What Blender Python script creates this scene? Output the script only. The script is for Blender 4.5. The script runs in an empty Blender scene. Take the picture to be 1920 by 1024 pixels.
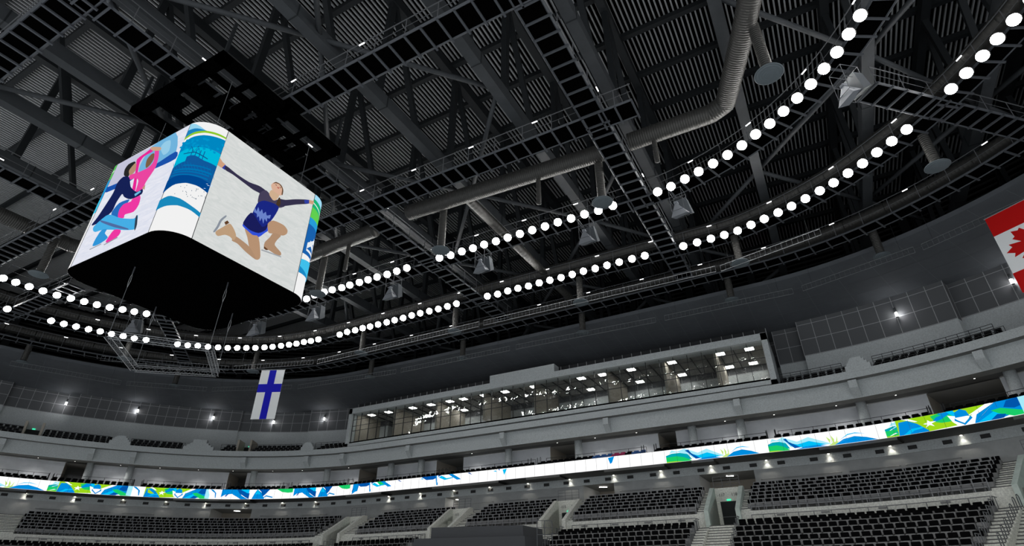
import bpy, math, random
from math import sin, cos, pi, radians, hypot, atan2, sqrt
random.seed(4)
SC = bpy.context.scene
COL = SC.collection
# ------------------------------------------------------------------ camera, world, exposure
cam = bpy.data.cameras.new('camera'); cam.sensor_width = 36.0; cam.lens = 1048.6/1920*36.0
cam.clip_end = 500
camo = bpy.data.objects.new('camera', cam); COL.objects.link(camo)
camo.location = (0, 0, 0); camo.rotation_euler = (radians(90+30.07), 0, radians(28.77))
SC.camera = camo
w = bpy.data.worlds.new('world'); SC.world = w; w.use_nodes = True
w.node_tree.nodes['Background'].inputs[0].default_value = (0.93, 0.97, 1.0, 1)
WORLD = 0.93
w.node_tree.nodes['Background'].inputs[1].default_value = WORLD
SC.view_settings.view_transform = 'Standard'; SC.view_settings.look = 'None'
SC.view_settings.exposure = 0.0; SC.view_settings.gamma = 1.0; SC.view_settings.use_curve_mapping = False
FLOOD = 55.0      # emission of the floodlight lenses
# ------------------------------------------------------------------ materials
M = {}
def mat(name, col, rough=0.6, metal=0.0, emit=None, es=1.0, noise=None, bump=None, spec=0.3):
    m = bpy.data.materials.new(name); m.use_nodes = True; nt = m.node_tree
    b = nt.nodes['Principled BSDF']
    b.inputs['Base Color'].default_value = (*col, 1); b.inputs['Roughness'].default_value = rough
    b.inputs['Metallic'].default_value = metal; b.inputs['Specular IOR Level'].default_value = spec
    if emit:
        b.inputs['Emission Color'].default_value = (*emit, 1); b.inputs['Emission Strength'].default_value = es
    if noise or bump:
        tc = nt.nodes.new('ShaderNodeTexCoord')
    if noise:
        sc, amt = noise
        n = nt.nodes.new('ShaderNodeTexNoise'); n.inputs['Scale'].default_value = sc; n.inputs['Detail'].default_value = 6
        n.inputs['Roughness'].default_value = 0.65
        nt.links.new(tc.outputs['Object'], n.inputs['Vector'])
        r = nt.nodes.new('ShaderNodeValToRGB')
        r.color_ramp.elements[0].position = 0.35; r.color_ramp.elements[1].position = 0.68
        r.color_ramp.elements[0].color = (*[c*(1-amt) for c in col], 1)
        r.color_ramp.elements[1].color = (*[min(1, c*(1+amt)) for c in col], 1)
        nt.links.new(n.outputs['Fac'], r.inputs[0]); nt.links.new(r.outputs[0], b.inputs['Base Color'])
    if bump:
        kind, sc, st, dist = bump
        if kind == 'noise':
            n = nt.nodes.new('ShaderNodeTexNoise'); n.inputs['Scale'].default_value = sc
        bp_ = nt.nodes.new('ShaderNodeBump'); bp_.inputs['Strength'].default_value = st; bp_.inputs['Distance'].default_value = dist
        nt.links.new(tc.outputs['Object'], n.inputs['Vector'])
        nt.links.new(n.outputs['Fac'], bp_.inputs['Height']); nt.links.new(bp_.outputs[0], b.inputs['Normal'])
    M[name] = m; return m
mat('concrete', (0.58, 0.615, 0.625), 0.85, noise=(14.0, 0.15))
mat('concrete_pale', (0.78, 0.78, 0.72), 0.85, noise=(12.0, 0.22))
mat('concrete_dark', (0.26, 0.26, 0.25), 0.9, noise=(1.5, 0.15))
mat('soffit_paint', (0.14, 0.14, 0.135), 0.9)
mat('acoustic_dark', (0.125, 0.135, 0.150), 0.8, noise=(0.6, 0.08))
mat('acoustic_joint', (0.18, 0.19, 0.205), 0.8)
mat('panel_dark', (0.125, 0.13, 0.138), 0.6)
mat('joint_grey', (0.42, 0.43, 0.44), 0.7)
mat('steel_dark', (0.058, 0.063, 0.069), 0.55, noise=(1.0, 0.12))
mat('steel_darker', (0.022, 0.025, 0.028), 0.6)
mat('steel_catwalk', (0.08, 0.086, 0.097), 0.5)
mat('rail_grey', (0.15, 0.155, 0.165), 0.45)
mat('rail_dark', (0.03, 0.032, 0.035), 0.5)
mat('black', (0.0012, 0.0012, 0.0012), 0.95, spec=0.0)
mat('rib', (0.46, 0.47, 0.48), 0.6)
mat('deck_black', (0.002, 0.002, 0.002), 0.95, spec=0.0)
mat('side_rib', (0.05, 0.05, 0.052), 0.7)
mat('duct', (0.072, 0.070, 0.066), 0.45, 0.35)
mat('diffuser', (0.13, 0.155, 0.17), 0.6)
mat('lattice_dim', (0.17, 0.18, 0.19), 0.5)
mat('alu', (0.40, 0.41, 0.42), 0.45, 0.2)
mat('horn_grey', (0.25, 0.265, 0.29), 0.6)
mat('horn_dark', (0.09, 0.10, 0.11), 0.6)
mat('housing', (0.25, 0.24, 0.23), 0.35, 0.6)
mat('flood_lens', (1, 1, 1), 0.4, emit=(1.0, 0.99, 0.97), es=FLOOD)
mat('tube_white', (1, 1, 1), 0.4, emit=(1, 1, 1), es=3.0)
mat('seat_black', (0.003, 0.003, 0.0035), 0.8, spec=0.05)
mat('safety_rail', (0.33, 0.335, 0.35), 0.5)
mat('step_shade', (0.10, 0.10, 0.10), 0.8)  # dark grey that paints the shade line along each step edge
mat('seat_shell', (0.27, 0.27, 0.27), 0.6)
mat('led_frame', (0.06, 0.065, 0.07), 0.6)
mat('door_dark', (0.012, 0.014, 0.016), 0.5)
mat('beige', (0.46, 0.42, 0.36), 0.85)
mat('ceiling_suite', (0.34, 0.34, 0.33), 0.9)
mat('white_paint', (0.75, 0.75, 0.73), 0.7)
mat('club_panel', (0.80, 0.82, 0.86), 0.12, noise=(0.9, 0.07), bump=('noise', 1.3, 0.25, 0.05), spec=0.5)
mat('club_dark', (0.10, 0.10, 0.095), 0.15, spec=0.5)
mat('grille', (0.05, 0.05, 0.048), 0.6)
mat('vomitory_green', (0.60, 0.68, 0.63), 0.8, noise=(3, 0.1))
mat('podium_grey', (0.085, 0.088, 0.095), 0.6)
mat('ice', (0.82, 0.87, 0.9), 0.3)
mat('exit_green', (0, 0, 0), 0.5, emit=(0.05, 0.85, 0.45), es=1.2)
mat('text_dark', (0.02, 0.02, 0.02), 0.7)
mat('flag_white', (0.94, 0.96, 0.97), 0.8)
mat('flag_blue', (0.004, 0.004, 0.55), 0.8)
mat('flag_red', (0.62, 0.001, 0.001), 0.8)
mat('concourse_lens', (1, 1, 1), 0.5, emit=(1, 0.93, 0.78), es=14.0)
mat('club_lens', (1, 1, 1), 0.5, emit=(1, 0.96, 0.9), es=4.0)
mat('concourse_wall', (0.42, 0.43, 0.43), 0.25, noise=(1.2, 0.1))
mat('wall_lamp_lens', (1, 1, 1), 0.5, emit=(1, 0.98, 0.95), es=9.0)
mat('suite_lens', (1, 1, 1), 0.5, emit=(1, 0.98, 0.94), es=15.0)
mat('seat_blue', (0.03, 0.12, 0.38), 0.6)
mat('seat_pink', (0.50, 0.03, 0.13), 0.6)
def led(col, s=1.0):
    k = 'led_%02x%02x%02x' % tuple(int(min(1, c)*255) for c in col)
    if k not in M:
        mat(k, (0, 0, 0), 0.9, emit=col, es=s, spec=0.0)
        M[k].name = 'screen_colour'
    return k
def led_ice(name, c0, c1):
    mat(name, (0, 0, 0), 0.9, emit=c0, es=1.0, spec=0.0); nt = M[name].node_tree; b = nt.nodes['Principled BSDF']
    tc = nt.nodes.new('ShaderNodeTexCoord'); mp = nt.nodes.new('ShaderNodeMapping'); mp.inputs['Rotation'].default_value = (0.5, 0.4, 0.3); mp.inputs['Scale'].default_value = (0.5, 0.8, 3.2)
    n = nt.nodes.new('ShaderNodeTexNoise'); n.inputs['Scale'].default_value = 1.6; n.inputs['Detail'].default_value = 8; n.inputs['Roughness'].default_value = 0.7; n.inputs['Distortion'].default_value = 1.4
    r = nt.nodes.new('ShaderNodeValToRGB'); r.color_ramp.elements[0].position = 0.40; r.color_ramp.elements[1].position = 0.70
    r.color_ramp.elements[0].color = (*c0, 1); r.color_ramp.elements[1].color = (*c1, 1)
    nt.links.new(tc.outputs['Object'], mp.inputs[0]); nt.links.new(mp.outputs[0], n.inputs['Vector']); nt.links.new(n.outputs['Fac'], r.inputs[0]); nt.links.new(r.outputs[0], b.inputs['Emission Color'])
    return name
# glass with the stage lights mirrored in it
g = bpy.data.materials.new('glass'); g.use_nodes = True; nt = g.node_tree; nt.nodes.clear()
o_ = nt.nodes.new('ShaderNodeOutputMaterial'); mx = nt.nodes.new('ShaderNodeMixShader'); tr = nt.nodes.new('ShaderNodeBsdfTransparent')
gl = nt.nodes.new('ShaderNodeBsdfGlossy'); gl.inputs['Roughness'].default_value = 0.02
nz = nt.nodes.new('ShaderNodeTexNoise'); nz.inputs['Scale'].default_value = 0.9; tcg = nt.nodes.new('ShaderNodeTexCoord')
bg = nt.nodes.new('ShaderNodeBump'); bg.inputs['Strength'].default_value = 0.30; bg.inputs['Distance'].default_value = 0.06
nt.links.new(tcg.outputs['Object'], nz.inputs['Vector']); nt.links.new(nz.outputs['Fac'], bg.inputs['Height']); nt.links.new(bg.outputs[0], gl.inputs['Normal'])
mx.inputs[0].default_value = 0.13
tr.inputs[0].default_value = (0.88, 0.90, 0.90, 1)
nt.links.new(tr.outputs[0], mx.inputs[1]); nt.links.new(gl.outputs[0], mx.inputs[2]); nt.links.new(mx.outputs[0], o_.inputs[0])
M['glass'] = g
# ------------------------------------------------------------------ mesh helpers
class MB:
    def __init__(s): s.v = []; s.f = []; s.m = []; s.mats = []
    def mi(s, m):
        if m not in s.mats: s.mats.append(m)
        return s.mats.index(m)
    def add(s, vs, fs, m):
        b = len(s.v); s.v += [tuple(v) for v in vs]; k = s.mi(m)
        for f in fs: s.f.append(tuple(i+b for i in f)); s.m.append(k)
    def hexa(s, p, m):   # 8 points: bottom 4, top 4
        s.add(p, [(3, 2, 1, 0), (4, 5, 6, 7), (0, 1, 5, 4), (1, 2, 6, 5), (2, 3, 7, 6), (3, 0, 4, 7)], m)
    def box(s, x0, x1, y0, y1, z0, z1, m):
        s.hexa([(x0, y0, z0), (x1, y0, z0), (x1, y1, z0), (x0, y1, z0), (x0, y0, z1), (x1, y0, z1), (x1, y1, z1), (x0, y1, z1)], m)
    def obox(s, c, u, hx, hy, z0, z1, m):   # oriented box: centre (x,y), unit dir u, half sizes
        ux, uy = u; nx, ny = -uy, ux
        P = [(c[0]+ux*a*hx+nx*b*hy, c[1]+uy*a*hx+ny*b*hy) for a, b in ((-1, -1), (1, -1), (1, 1), (-1, 1))]
        s.hexa([(*q, z0) for q in P]+[(*q, z1) for q in P], m)
    def beam(s, p, q, w_, h_, m, up=(0, 0, 1)):
        d = [q[i]-p[i] for i in range(3)]; L = sqrt(sum(a*a for a in d)) or 1; d = [a/L for a in d]
        if abs(d[2]) > 0.98: up = (0, 1, 0)
        sx = (d[1]*up[2]-d[2]*up[1], d[2]*up[0]-d[0]*up[2], d[0]*up[1]-d[1]*up[0])
        l = sqrt(sum(a*a for a in sx)); sx = [a/l for a in sx]
        uz = (sx[1]*d[2]-sx[2]*d[1], sx[2]*d[0]-sx[0]*d[2], sx[0]*d[1]-sx[1]*d[0])
        P = []
        for e in (p, q):
            for a, b in ((-1, -1), (1, -1), (1, 1), (-1, 1)):
                P.append(tuple(e[i]+sx[i]*a*w_/2+uz[i]*b*h_/2 for i in range(3)))
        s.add(P, [(0, 1, 2, 3), (7, 6, 5, 4), (0, 4, 5, 1), (1, 5, 6, 2), (2, 6, 7, 3), (3, 7, 4, 0)], m)
    def tube(s, pts, r, m, n=10, caps=True):
        rings = []
        for i, p in enumerate(pts):
            a = pts[max(0, i-1)]; b = pts[min(len(pts)-1, i+1)]
            d = [b[k]-a[k] for k in range(3)]; L = sqrt(sum(t*t for t in d)) or 1; d = [t/L for t in d]
            up = (0, 0, 1) if abs(d[2]) < 0.9 else (0, 1, 0)
            sx = (d[1]*up[2]-d[2]*up[1], d[2]*up[0]-d[0]*up[2], d[0]*up[1]-d[1]*up[0]); l = sqrt(sum(t*t for t in sx)); sx = [t/l for t in sx]
            uz = (sx[1]*d[2]-sx[2]*d[1], sx[2]*d[0]-sx[0]*d[2], sx[0]*d[1]-sx[1]*d[0])
            rr = r[i] if isinstance(r, (list, tuple)) else r
            rings.append([tuple(p[k]+rr*(cos(2*pi*j/n)*sx[k]+sin(2*pi*j/n)*uz[k]) for k in range(3)) for j in range(n)])
        vs = [v for R_ in rings for v in R_]; fs = []
        for i in range(len(rings)-1):
            for j in range(n):
                fs.append((i*n+j, i*n+(j+1) % n, (i+1)*n+(j+1) % n, (i+1)*n+j))
        if caps: fs.append(tuple(range(n-1, -1, -1))); fs.append(tuple((len(rings)-1)*n+j for j in range(n)))
        s.add(vs, fs, m)
    def build(s, name, parent=None, smooth=False, loc=None):
        me = bpy.data.meshes.new(name); me.from_pydata(s.v, [], s.f)
        for m in s.mats: me.materials.append(M[m])
        me.polygons.foreach_set('material_index', s.m)
        if smooth: me.polygons.foreach_set('use_smooth', [True]*len(s.f))
        me.update()
        o = bpy.data.objects.new(name, me); COL.objects.link(o)
        if parent: o.parent = parent
        if loc: o.location = loc
        return o
def tag(o, label=None, cat=None, group=None, kind=None):
    if label: o['label'] = label
    if cat: o['category'] = cat
    if group: o['group'] = group
    if kind: o['kind'] = kind
    return o
def struct(o): o['kind'] = 'structure'; return o
def empty(name, loc, label, cat, group=None, rz=0.0):
    o = bpy.data.objects.new(name, None); COL.objects.link(o); o.location = loc; o.rotation_euler = (0, 0, rz); o.empty_display_size = 0.1
    return tag(o, label, cat, group)
def copy_tree(o, parent=None):
    c = o.copy(); COL.objects.link(c); c.parent = parent
    for ch in o.children: copy_tree(ch, c)
    return c
# ------------------------------------------------------------------ the oval of the bowl
CX, CY, RS, ccx, ccy, EX, B0 = -21.02, 11.45, 741.0, 18.4, 5.12, 12.17, 20.85
SY = B0-RS; RC = RS-hypot(ccx, ccy-SY); RE = RC+hypot(ccx-EX, ccy)
TS = atan2(ccx, ccy-SY); TE = atan2(ccy, ccx-EX)
L1 = RS*TS; L2 = RC*(pi/2-TE-TS); L3 = RE*TE
def P(s, D):
    sg = 1 if s >= 0 else -1; a = abs(s)
    if a < L1: t = a/RS; x, y = (RS+D)*sin(t), SY+(RS+D)*cos(t)
    elif a < L1+L2: t = TS+(a-L1)/RC; x, y = ccx+(RC+D)*sin(t), ccy+(RC+D)*cos(t)
    else: t = pi/2-TE+(a-L1-L2)/RE; x, y = EX+(RE+D)*sin(t), (RE+D)*cos(t)
    return (CX+sg*x, CY+y)
def T(s, D=0.0):     # unit tangent, increasing s
    a = P(s-0.02, D); b = P(s+0.02, D); l = hypot(b[0]-a[0], b[1]-a[1]); return ((b[0]-a[0])/l, (b[1]-a[1])/l)
def srange(s0, s1, step=0.8):
    n = max(1, int(math.ceil((s1-s0)/step))); return [s0+(s1-s0)*i/n for i in range(n+1)]
def sweep(mb, prof, s0, s1, m, step=0.8, caps=False, closed=False):
    """prof: [(D,z), ...] ; m: a material or one per segment"""
    ss = srange(s0, s1, step); n = len(prof); b = len(mb.v)
    for s in ss:
        for D, z in prof: x, y = P(s, D); mb.v.append((x, y, z))
    segs = n if closed else n-1
    for i in range(len(ss)-1):
        for j in range(segs):
            k = (j+1) % n
            mb.f.append((b+i*n+j, b+i*n+k, b+(i+1)*n+k, b+(i+1)*n+j)); mb.m.append(mb.mi(m if isinstance(m, str) else m[j]))
    if caps:
        mb.f.append(tuple(b+j for j in range(n))); mb.m.append(mb.mi(m if isinstance(m, str) else m[0]))
        e = b+(len(ss)-1)*n
        mb.f.append(tuple(e+n-1-j for j in range(n))); mb.m.append(mb.mi(m if isinstance(m, str) else m[0]))
def catmull(pts, n=6):
    out = []
    for i in range(len(pts)-1):
        p0 = pts[max(0, i-1)]; p1 = pts[i]; p2 = pts[i+1]; p3 = pts[min(len(pts)-1, i+2)]
        for k in range(n):
            t = k/n
            out.append(tuple(0.5*((2*p1[d])+(-p0[d]+p2[d])*t+(2*p0[d]-5*p1[d]+4*p2[d]-p3[d])*t*t+(-p0[d]+3*p1[d]-3*p2[d]+p3[d])*t**3) for d in range(2)))
    out.append(pts[-1]); return out
def offset(path, d):
    out = []
    for i, p in enumerate(path):
        a = path[max(0, i-1)]; b = path[min(len(path)-1, i+1)]; l = hypot(b[0]-a[0], b[1]-a[1]) or 1
        out.append((p[0]-(b[1]-a[1])/l*d, p[1]+(b[0]-a[0])/l*d))
    return out
def resample(path, step):
    out = [path[0]]; acc = 0.0
    for i in range(len(path)-1):
        a, b = path[i], path[i+1]; L = hypot(b[0]-a[0], b[1]-a[1])
        while acc+L >= step:
            t = (step-acc)/L; a = (a[0]+(b[0]-a[0])*t, a[1]+(b[1]-a[1])*t); out.append(a); L = hypot(b[0]-a[0], b[1]-a[1]); acc = 0.0
            if L < 1e-6: break
        acc += L
    return out

ORDW = ['first', 'second', 'third', 'fourth', 'fifth', 'sixth', 'seventh', 'eighth', 'ninth', 'tenth', 'eleventh', 'twelfth', 'thirteenth', 'fourteenth', 'fifteenth', 'sixteenth', 'seventeenth', 'eighteenth', 'nineteenth', 'twentieth']
def nth(k):
    if k < 20: return ORDW[k]
    return '%s-%s' % (('twenty', 'thirty', 'forty', 'fifty')[(k+1)//10-2], ORDW[(k+1) % 10-1]) if (k+1) % 10 else ('twentieth', 'thirtieth', 'fortieth', 'fiftieth')[(k+1)//10-2]
ART_R=[
((0.62,0.35,0.22),[(8.882,14.572),(8.96,14.676),(9.075,14.658),(9.094,14.819),(9.249,14.728),(9.371,14.694),(9.298,14.467),(9.107,14.461),(8.965,14.478)]),
((0.03,0.05,0.35),[(9.371,14.694),(9.441,14.651),(9.414,14.453),(9.289,14.461)]),
((0.035,0.03,0.07),[(9.424,14.67),(9.91,14.618),(10.503,14.629),(10.961,14.76),(11.281,14.753),(11.435,14.661),(11.195,14.366),(11.078,14.448),(10.747,14.413),(10.253,14.45),(9.775,14.486),(9.427,14.469)]),
((0.06,0.05,0.1),[(11.078,14.448),(11.281,14.753),(11.482,14.727),(11.73,14.531),(11.948,14.711),(12.178,14.866),(12.369,14.656),(12.104,14.369),(11.831,14.4),(11.362,14.219),(11.112,13.987)]),
((0.035,0.03,0.07),[(11.969,14.759),(12.299,14.927),(12.771,15.28),(13.473,15.717),(13.504,15.524),(12.895,15.071),(12.372,14.645),(12.087,14.437)]),
((0.03,0.05,0.35),[(13.215,15.544),(13.473,15.717),(13.504,15.524),(13.289,15.395)]),
((0.62,0.35,0.22),[(13.473,15.717),(13.754,15.82),(13.785,15.624),(13.517,15.533)]),
((0.62,0.42,0.27),[(11.527,14.925),(11.793,15.043),(11.96,14.921),(11.87,14.625),(11.73,14.531),(11.497,14.671)]),
((0.68,0.42,0.3),[(11.466,15.151),(11.572,15.376),(11.809,15.498),(12.023,15.408),(12.095,15.184),(12.017,14.96),(11.816,14.957),(11.582,14.963)]),
((0.12,0.06,0.03),[(11.531,15.279),(11.652,15.454),(11.918,15.472),(12.077,15.308),(12.102,15.052),(12.048,15.049),(12.004,15.326),(11.824,15.439),(11.639,15.376)]),
((0.06,0.035,0.02),[(11.94,14.739),(12.011,14.854),(12.114,14.588),(12.037,14.371),(11.918,14.393)]),
((0.45,0.1,0.08),[(11.726,15.247),(11.876,15.291),(11.833,15.199)]),
((0.05,0.03,0.03),[(11.619,15.3),(11.718,15.33),(11.71,15.283)]),
((0.05,0.03,0.03),[(11.857,15.339),(11.94,15.336),(11.92,15.281)]),
((0.01,0.02,0.22),[(11.112,13.987),(11.355,14.246),(11.831,14.4),(12.076,14.351),(11.978,13.844),(11.83,13.432),(11.578,12.966),(11.096,13.162),(11.004,13.382),(11.052,13.757)]),
((0.14,0.22,0.58),[(11.048,13.66),(11.137,13.561),(11.168,13.783),(11.286,13.625),(11.351,13.794),(11.456,13.64),(11.542,13.79),(11.629,13.655),(11.797,13.793),(11.786,13.595),(11.68,13.56),(11.702,13.384),(11.569,13.458),(11.573,13.211),(11.444,13.411),(11.396,13.225),(11.3,13.415),(11.236,13.312),(11.182,13.464),(11.041,13.467)]),
((0.01,0.012,0.1),[(11.004,13.382),(11.556,13.045),(11.789,13.344),(11.753,13.01),(11.47,12.687),(11.073,12.601),(10.748,12.673),(10.757,12.888),(10.848,13.19)]),
((0.03,0.08,0.68),[(10.748,12.673),(11.073,12.601),(11.47,12.687),(11.753,13.01),(11.789,13.344),(11.873,13.081),(11.735,12.845),(11.518,12.515),(11.233,12.456),(10.98,12.515),(10.755,12.587)]),
((0.46,0.28,0.17),[(11.762,13.327),(11.973,13.616),(12.479,13.703),(12.724,13.593),(12.743,13.411),(12.601,13.231),(12.365,13.124),(12.125,13.045),(11.891,12.968)]),
((0.42,0.26,0.16),[(12.118,13.072),(12.486,13.164),(12.365,12.873),(12.31,12.594),(12.678,12.43),(12.684,12.28),(12.444,12.21),(12.09,12.227),(11.88,12.199),(11.843,12.449),(12.003,12.786)]),
((0.12,0.05,0.02),[(11.859,12.277),(12.09,12.227),(11.985,12.156),(11.868,12.175)]),
((0.35,0.37,0.4),[(11.787,12.088),(12.72,12.269),(12.746,12.216),(11.774,12.027)]),
((0.46,0.28,0.17),[(10.858,12.531),(11.233,12.456),(11.518,12.515),(11.812,11.776),(11.723,11.553),(11.514,11.556),(11.248,11.874),(11.059,12.235)]),
((0.42,0.26,0.16),[(10.554,11.998),(10.839,11.99),(11.274,11.889),(11.664,11.55),(11.488,11.542),(11.115,11.626),(10.736,11.758),(10.485,11.757)]),
((0.5,0.33,0.2),[(9.804,11.781),(9.986,12.061),(10.221,12.378),(10.459,12.231),(10.602,12.026),(10.557,11.798),(10.372,11.862),(10.164,11.826),(9.928,11.63),(9.81,11.672)]),
((0.12,0.05,0.02),[(9.997,12.298),(10.091,12.443),(10.19,12.388),(10.075,12.219)]),
((0.25,0.28,0.33),[(9.7,11.691),(9.768,11.986),(9.809,12.296),(9.963,12.597),(10.01,12.568),(9.891,12.29),(9.85,11.979),(9.77,11.716)]),
]
ART_L=[
((0.55,0.55,0.7),[(-24.18,16.37),(-21.48,16.16),(-21.41,14.58),(-24.22,15.0)]),
((0.16,0.45,0.72),[(-21.48,16.16),(-19.93,16.25),(-19.25,14.83),(-20.23,14.69),(-21.51,14.77),(-21.79,15.27)]),
((0.3,0.6,0.8),[(-20.66,15.72),(-20.5,15.96),(-20.06,15.84),(-19.84,15.2),(-20.17,15.12)]),
((0.01,0.08,0.4),[(-24.44,15.0),(-22.53,14.8),(-20.73,14.75),(-19.29,14.92),(-19.07,14.46),(-20.23,14.5),(-21.43,14.63),(-22.56,14.51),(-24.24,14.69)]),
((0.02,0.02,0.02),[(-22.84,15.16),(-23.01,15.54),(-22.89,15.77),(-22.46,15.75),(-22.27,15.59),(-22.46,15.39),(-22.42,15.14),(-22.38,14.89)]),
((0.45,0.27,0.17),[(-22.49,15.44),(-22.27,15.59),(-21.98,15.19),(-22.06,14.96),(-22.3,14.94),(-22.55,15.27)]),
((0.8,0.02,0.3),[(-22.28,15.79),(-21.75,15.92),(-21.39,16.0),(-21.16,15.74),(-21.74,15.72),(-21.9,15.47),(-21.7,14.85),(-21.25,13.78),(-21.48,13.76),(-21.75,14.49),(-22.06,15.3)]),
((0.82,0.06,0.35),[(-22.3,14.94),(-21.54,14.82),(-20.95,14.81),(-20.75,15.06),(-21.07,15.86),(-20.76,15.72),(-20.48,15.17),(-20.37,14.6),(-20.48,14.28),(-20.66,13.91),(-20.69,13.28),(-21.2,13.19),(-21.16,13.46),(-21.32,14.25),(-21.68,14.54),(-22.13,14.64)]),
((0.2,0.11,0.06),[(-21.28,15.06),(-21.37,15.4),(-21.18,15.59),(-20.95,15.53),(-20.8,15.16),(-20.91,14.9),(-21.11,14.83)]),
((0.6,0.36,0.24),[(-21.5,16.05),(-21.32,16.05),(-20.61,15.71),(-20.56,15.52),(-21.17,15.77)]),
((0.02,0.15,0.5),[(-22.43,13.14),(-22.13,13.46),(-21.4,13.37),(-21.46,13.15),(-21.75,12.83),(-21.66,12.59),(-22.26,12.87)]),
((0.85,0.04,0.36),[(-21.2,13.19),(-20.63,13.26),(-20.45,12.78),(-20.62,12.5),(-21.22,12.58),(-21.21,12.41),(-21.69,12.61),(-21.86,13.01),(-21.7,13.24)]),
((0.008,0.015,0.09),[(-22.78,15.05),(-22.22,14.79),(-21.73,14.11),(-21.05,13.6),(-20.67,13.6),(-20.56,13.31),(-21.28,13.33),(-21.91,13.67),(-22.21,13.93),(-22.39,13.56),(-22.43,13.14),(-23.06,12.87),(-23.57,12.86),(-23.7,12.97),(-23.5,13.23),(-23.24,13.8),(-23.06,14.32),(-23.08,14.86)]),
((0.15,0.5,0.75),[(-21.15,13.53),(-20.8,13.57),(-20.69,13.46),(-21.02,13.37)]),
((0.5,0.3,0.2),[(-20.72,13.65),(-20.58,13.78),(-20.47,13.48)]),
((0.06,0.42,0.78),[(-23.41,12.77),(-22.77,13.05),(-22.31,12.94),(-21.45,12.49),(-20.38,12.09),(-20.16,12.17),(-20.01,11.83),(-19.95,11.49),(-20.47,11.61),(-21.4,11.93),(-22.49,12.29),(-23.04,12.37),(-23.32,12.53)]),
((0.08,0.15,0.35),[(-22.99,12.91),(-21.58,12.23),(-20.53,11.71),(-20.48,11.63),(-21.6,12.11),(-22.9,12.78)]),
((0.03,0.05,0.08),[(-20.26,12.11),(-20.18,12.18),(-19.92,11.67),(-19.9,11.39),(-20.03,11.58)]),
((0.03,0.3,0.68),[(-22.59,12.29),(-22.15,12.21),(-22.17,12.02),(-21.77,11.69),(-22.13,11.57),(-22.51,11.56),(-22.76,11.64),(-22.76,11.94)]),
((0.85,0.04,0.36),[(-21.52,11.97),(-20.98,11.77),(-20.97,11.53),(-21.44,11.39),(-21.78,11.49),(-21.74,11.71)]),
((0.3,0.32,0.36),[(-22.87,11.51),(-22.1,11.53),(-22.05,11.48),(-22.81,11.46)]),
((0.3,0.32,0.36),[(-21.84,11.4),(-21.01,11.48),(-20.96,11.42),(-21.8,11.35)]),
]
FL_inner=[(-49.27,13.15),(-49.19,13.91),(-49.07,14.72),(-48.92,15.57),(-48.76,16.45),(-48.4,17.25),(-48.07,18.05),(-47.77,18.84),(-47.36,19.6),(-46.86,20.32),(-46.41,21.0),(-45.93,21.72)]
FL_mid1=[(-19.94,26.06),(-19.08,26.14),(-18.16,26.11),(-17.29,26.13),(-16.41,26.1),(-15.54,26.14),(-14.66,26.13),(-13.77,26.13),(-12.89,26.13),(-12.01,26.15),(-11.12,26.12),(-10.24,26.15),(-9.36,26.14),(-8.49,26.19),(-7.57,26.15)]
FL_mid2=[(-4.88,26.14),(-4.09,26.03),(-3.24,25.75),(-2.43,25.48),(-1.61,25.19),(-0.81,24.87),(-0.03,24.48),(0.71,23.98),(1.42,23.54),(2.1,23.0),(2.75,22.43),(3.36,21.84),(3.93,21.18),(4.46,20.49),(4.92,19.74),(5.34,19.0)]
FL_midL=[(-32.48,26.09),(-31.47,25.94),(-30.45,25.91),(-29.67,25.95),(-28.8,26.04),(-27.99,26.02),(-27.08,26.05),(-26.26,26.05),(-25.42,26.06),(-24.53,26.11),(-23.64,26.08),(-22.73,26.07)]
FL_outR=[(-5.02,32.57),(-4.12,32.56),(-3.24,32.54),(-2.4,32.51),(-1.57,32.42),(-0.73,32.15),(0.08,31.88),(0.9,31.58),(1.67,31.28),(2.45,30.89),(3.23,30.48),(3.95,30.07),(4.67,29.53),(5.37,29.02),(6.03,28.4),(6.68,27.82),(7.3,27.22)]
FL_outRR=[(8.93,25.21),(9.42,24.46),(9.9,23.69),(10.31,22.96),(10.73,22.18)]
FL_outM=[(-19.97,32.45),(-19.11,32.53),(-18.18,32.45),(-17.31,32.45),(-16.46,32.53),(-15.55,32.48),(-14.69,32.49),(-13.81,32.53),(-12.92,32.49),(-12.04,32.45),(-11.17,32.51),(-10.29,32.49),(-9.4,32.49),(-8.49,32.5),(-7.6,32.52)]
FL_outL=[(-35.11,32.43),(-34.13,32.31),(-33.28,32.39),(-32.41,32.36),(-31.63,32.42),(-30.74,32.41),(-29.83,32.43),(-28.97,32.42),(-28.09,32.43),(-27.16,32.37),(-26.3,32.38),(-25.42,32.42),(-24.56,32.45),(-23.65,32.41),(-22.76,32.37)]
FL_outLL=[(-47.77,28.66),(-47.06,29.19),(-46.39,29.7),(-45.61,30.13),(-44.88,30.54),(-44.14,30.94),(-43.3,31.26),(-42.54,31.53),(-41.65,31.73),(-40.81,31.9),(-40.02,32.05),(-39.14,32.11),(-38.4,32.24),(-37.54,32.3)]
FL_outLLL=[(-54.86,15.81),(-54.22,18.68),(-53.97,19.53),(-53.64,20.33),(-53.3,21.15),(-52.88,21.89),(-52.61,22.69),(-52.17,23.46),(-51.77,24.21),(-51.21,24.94),(-49.64,26.91),(-49.06,27.52),(-48.36,28.04)]
from mathutils import Vector
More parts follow.
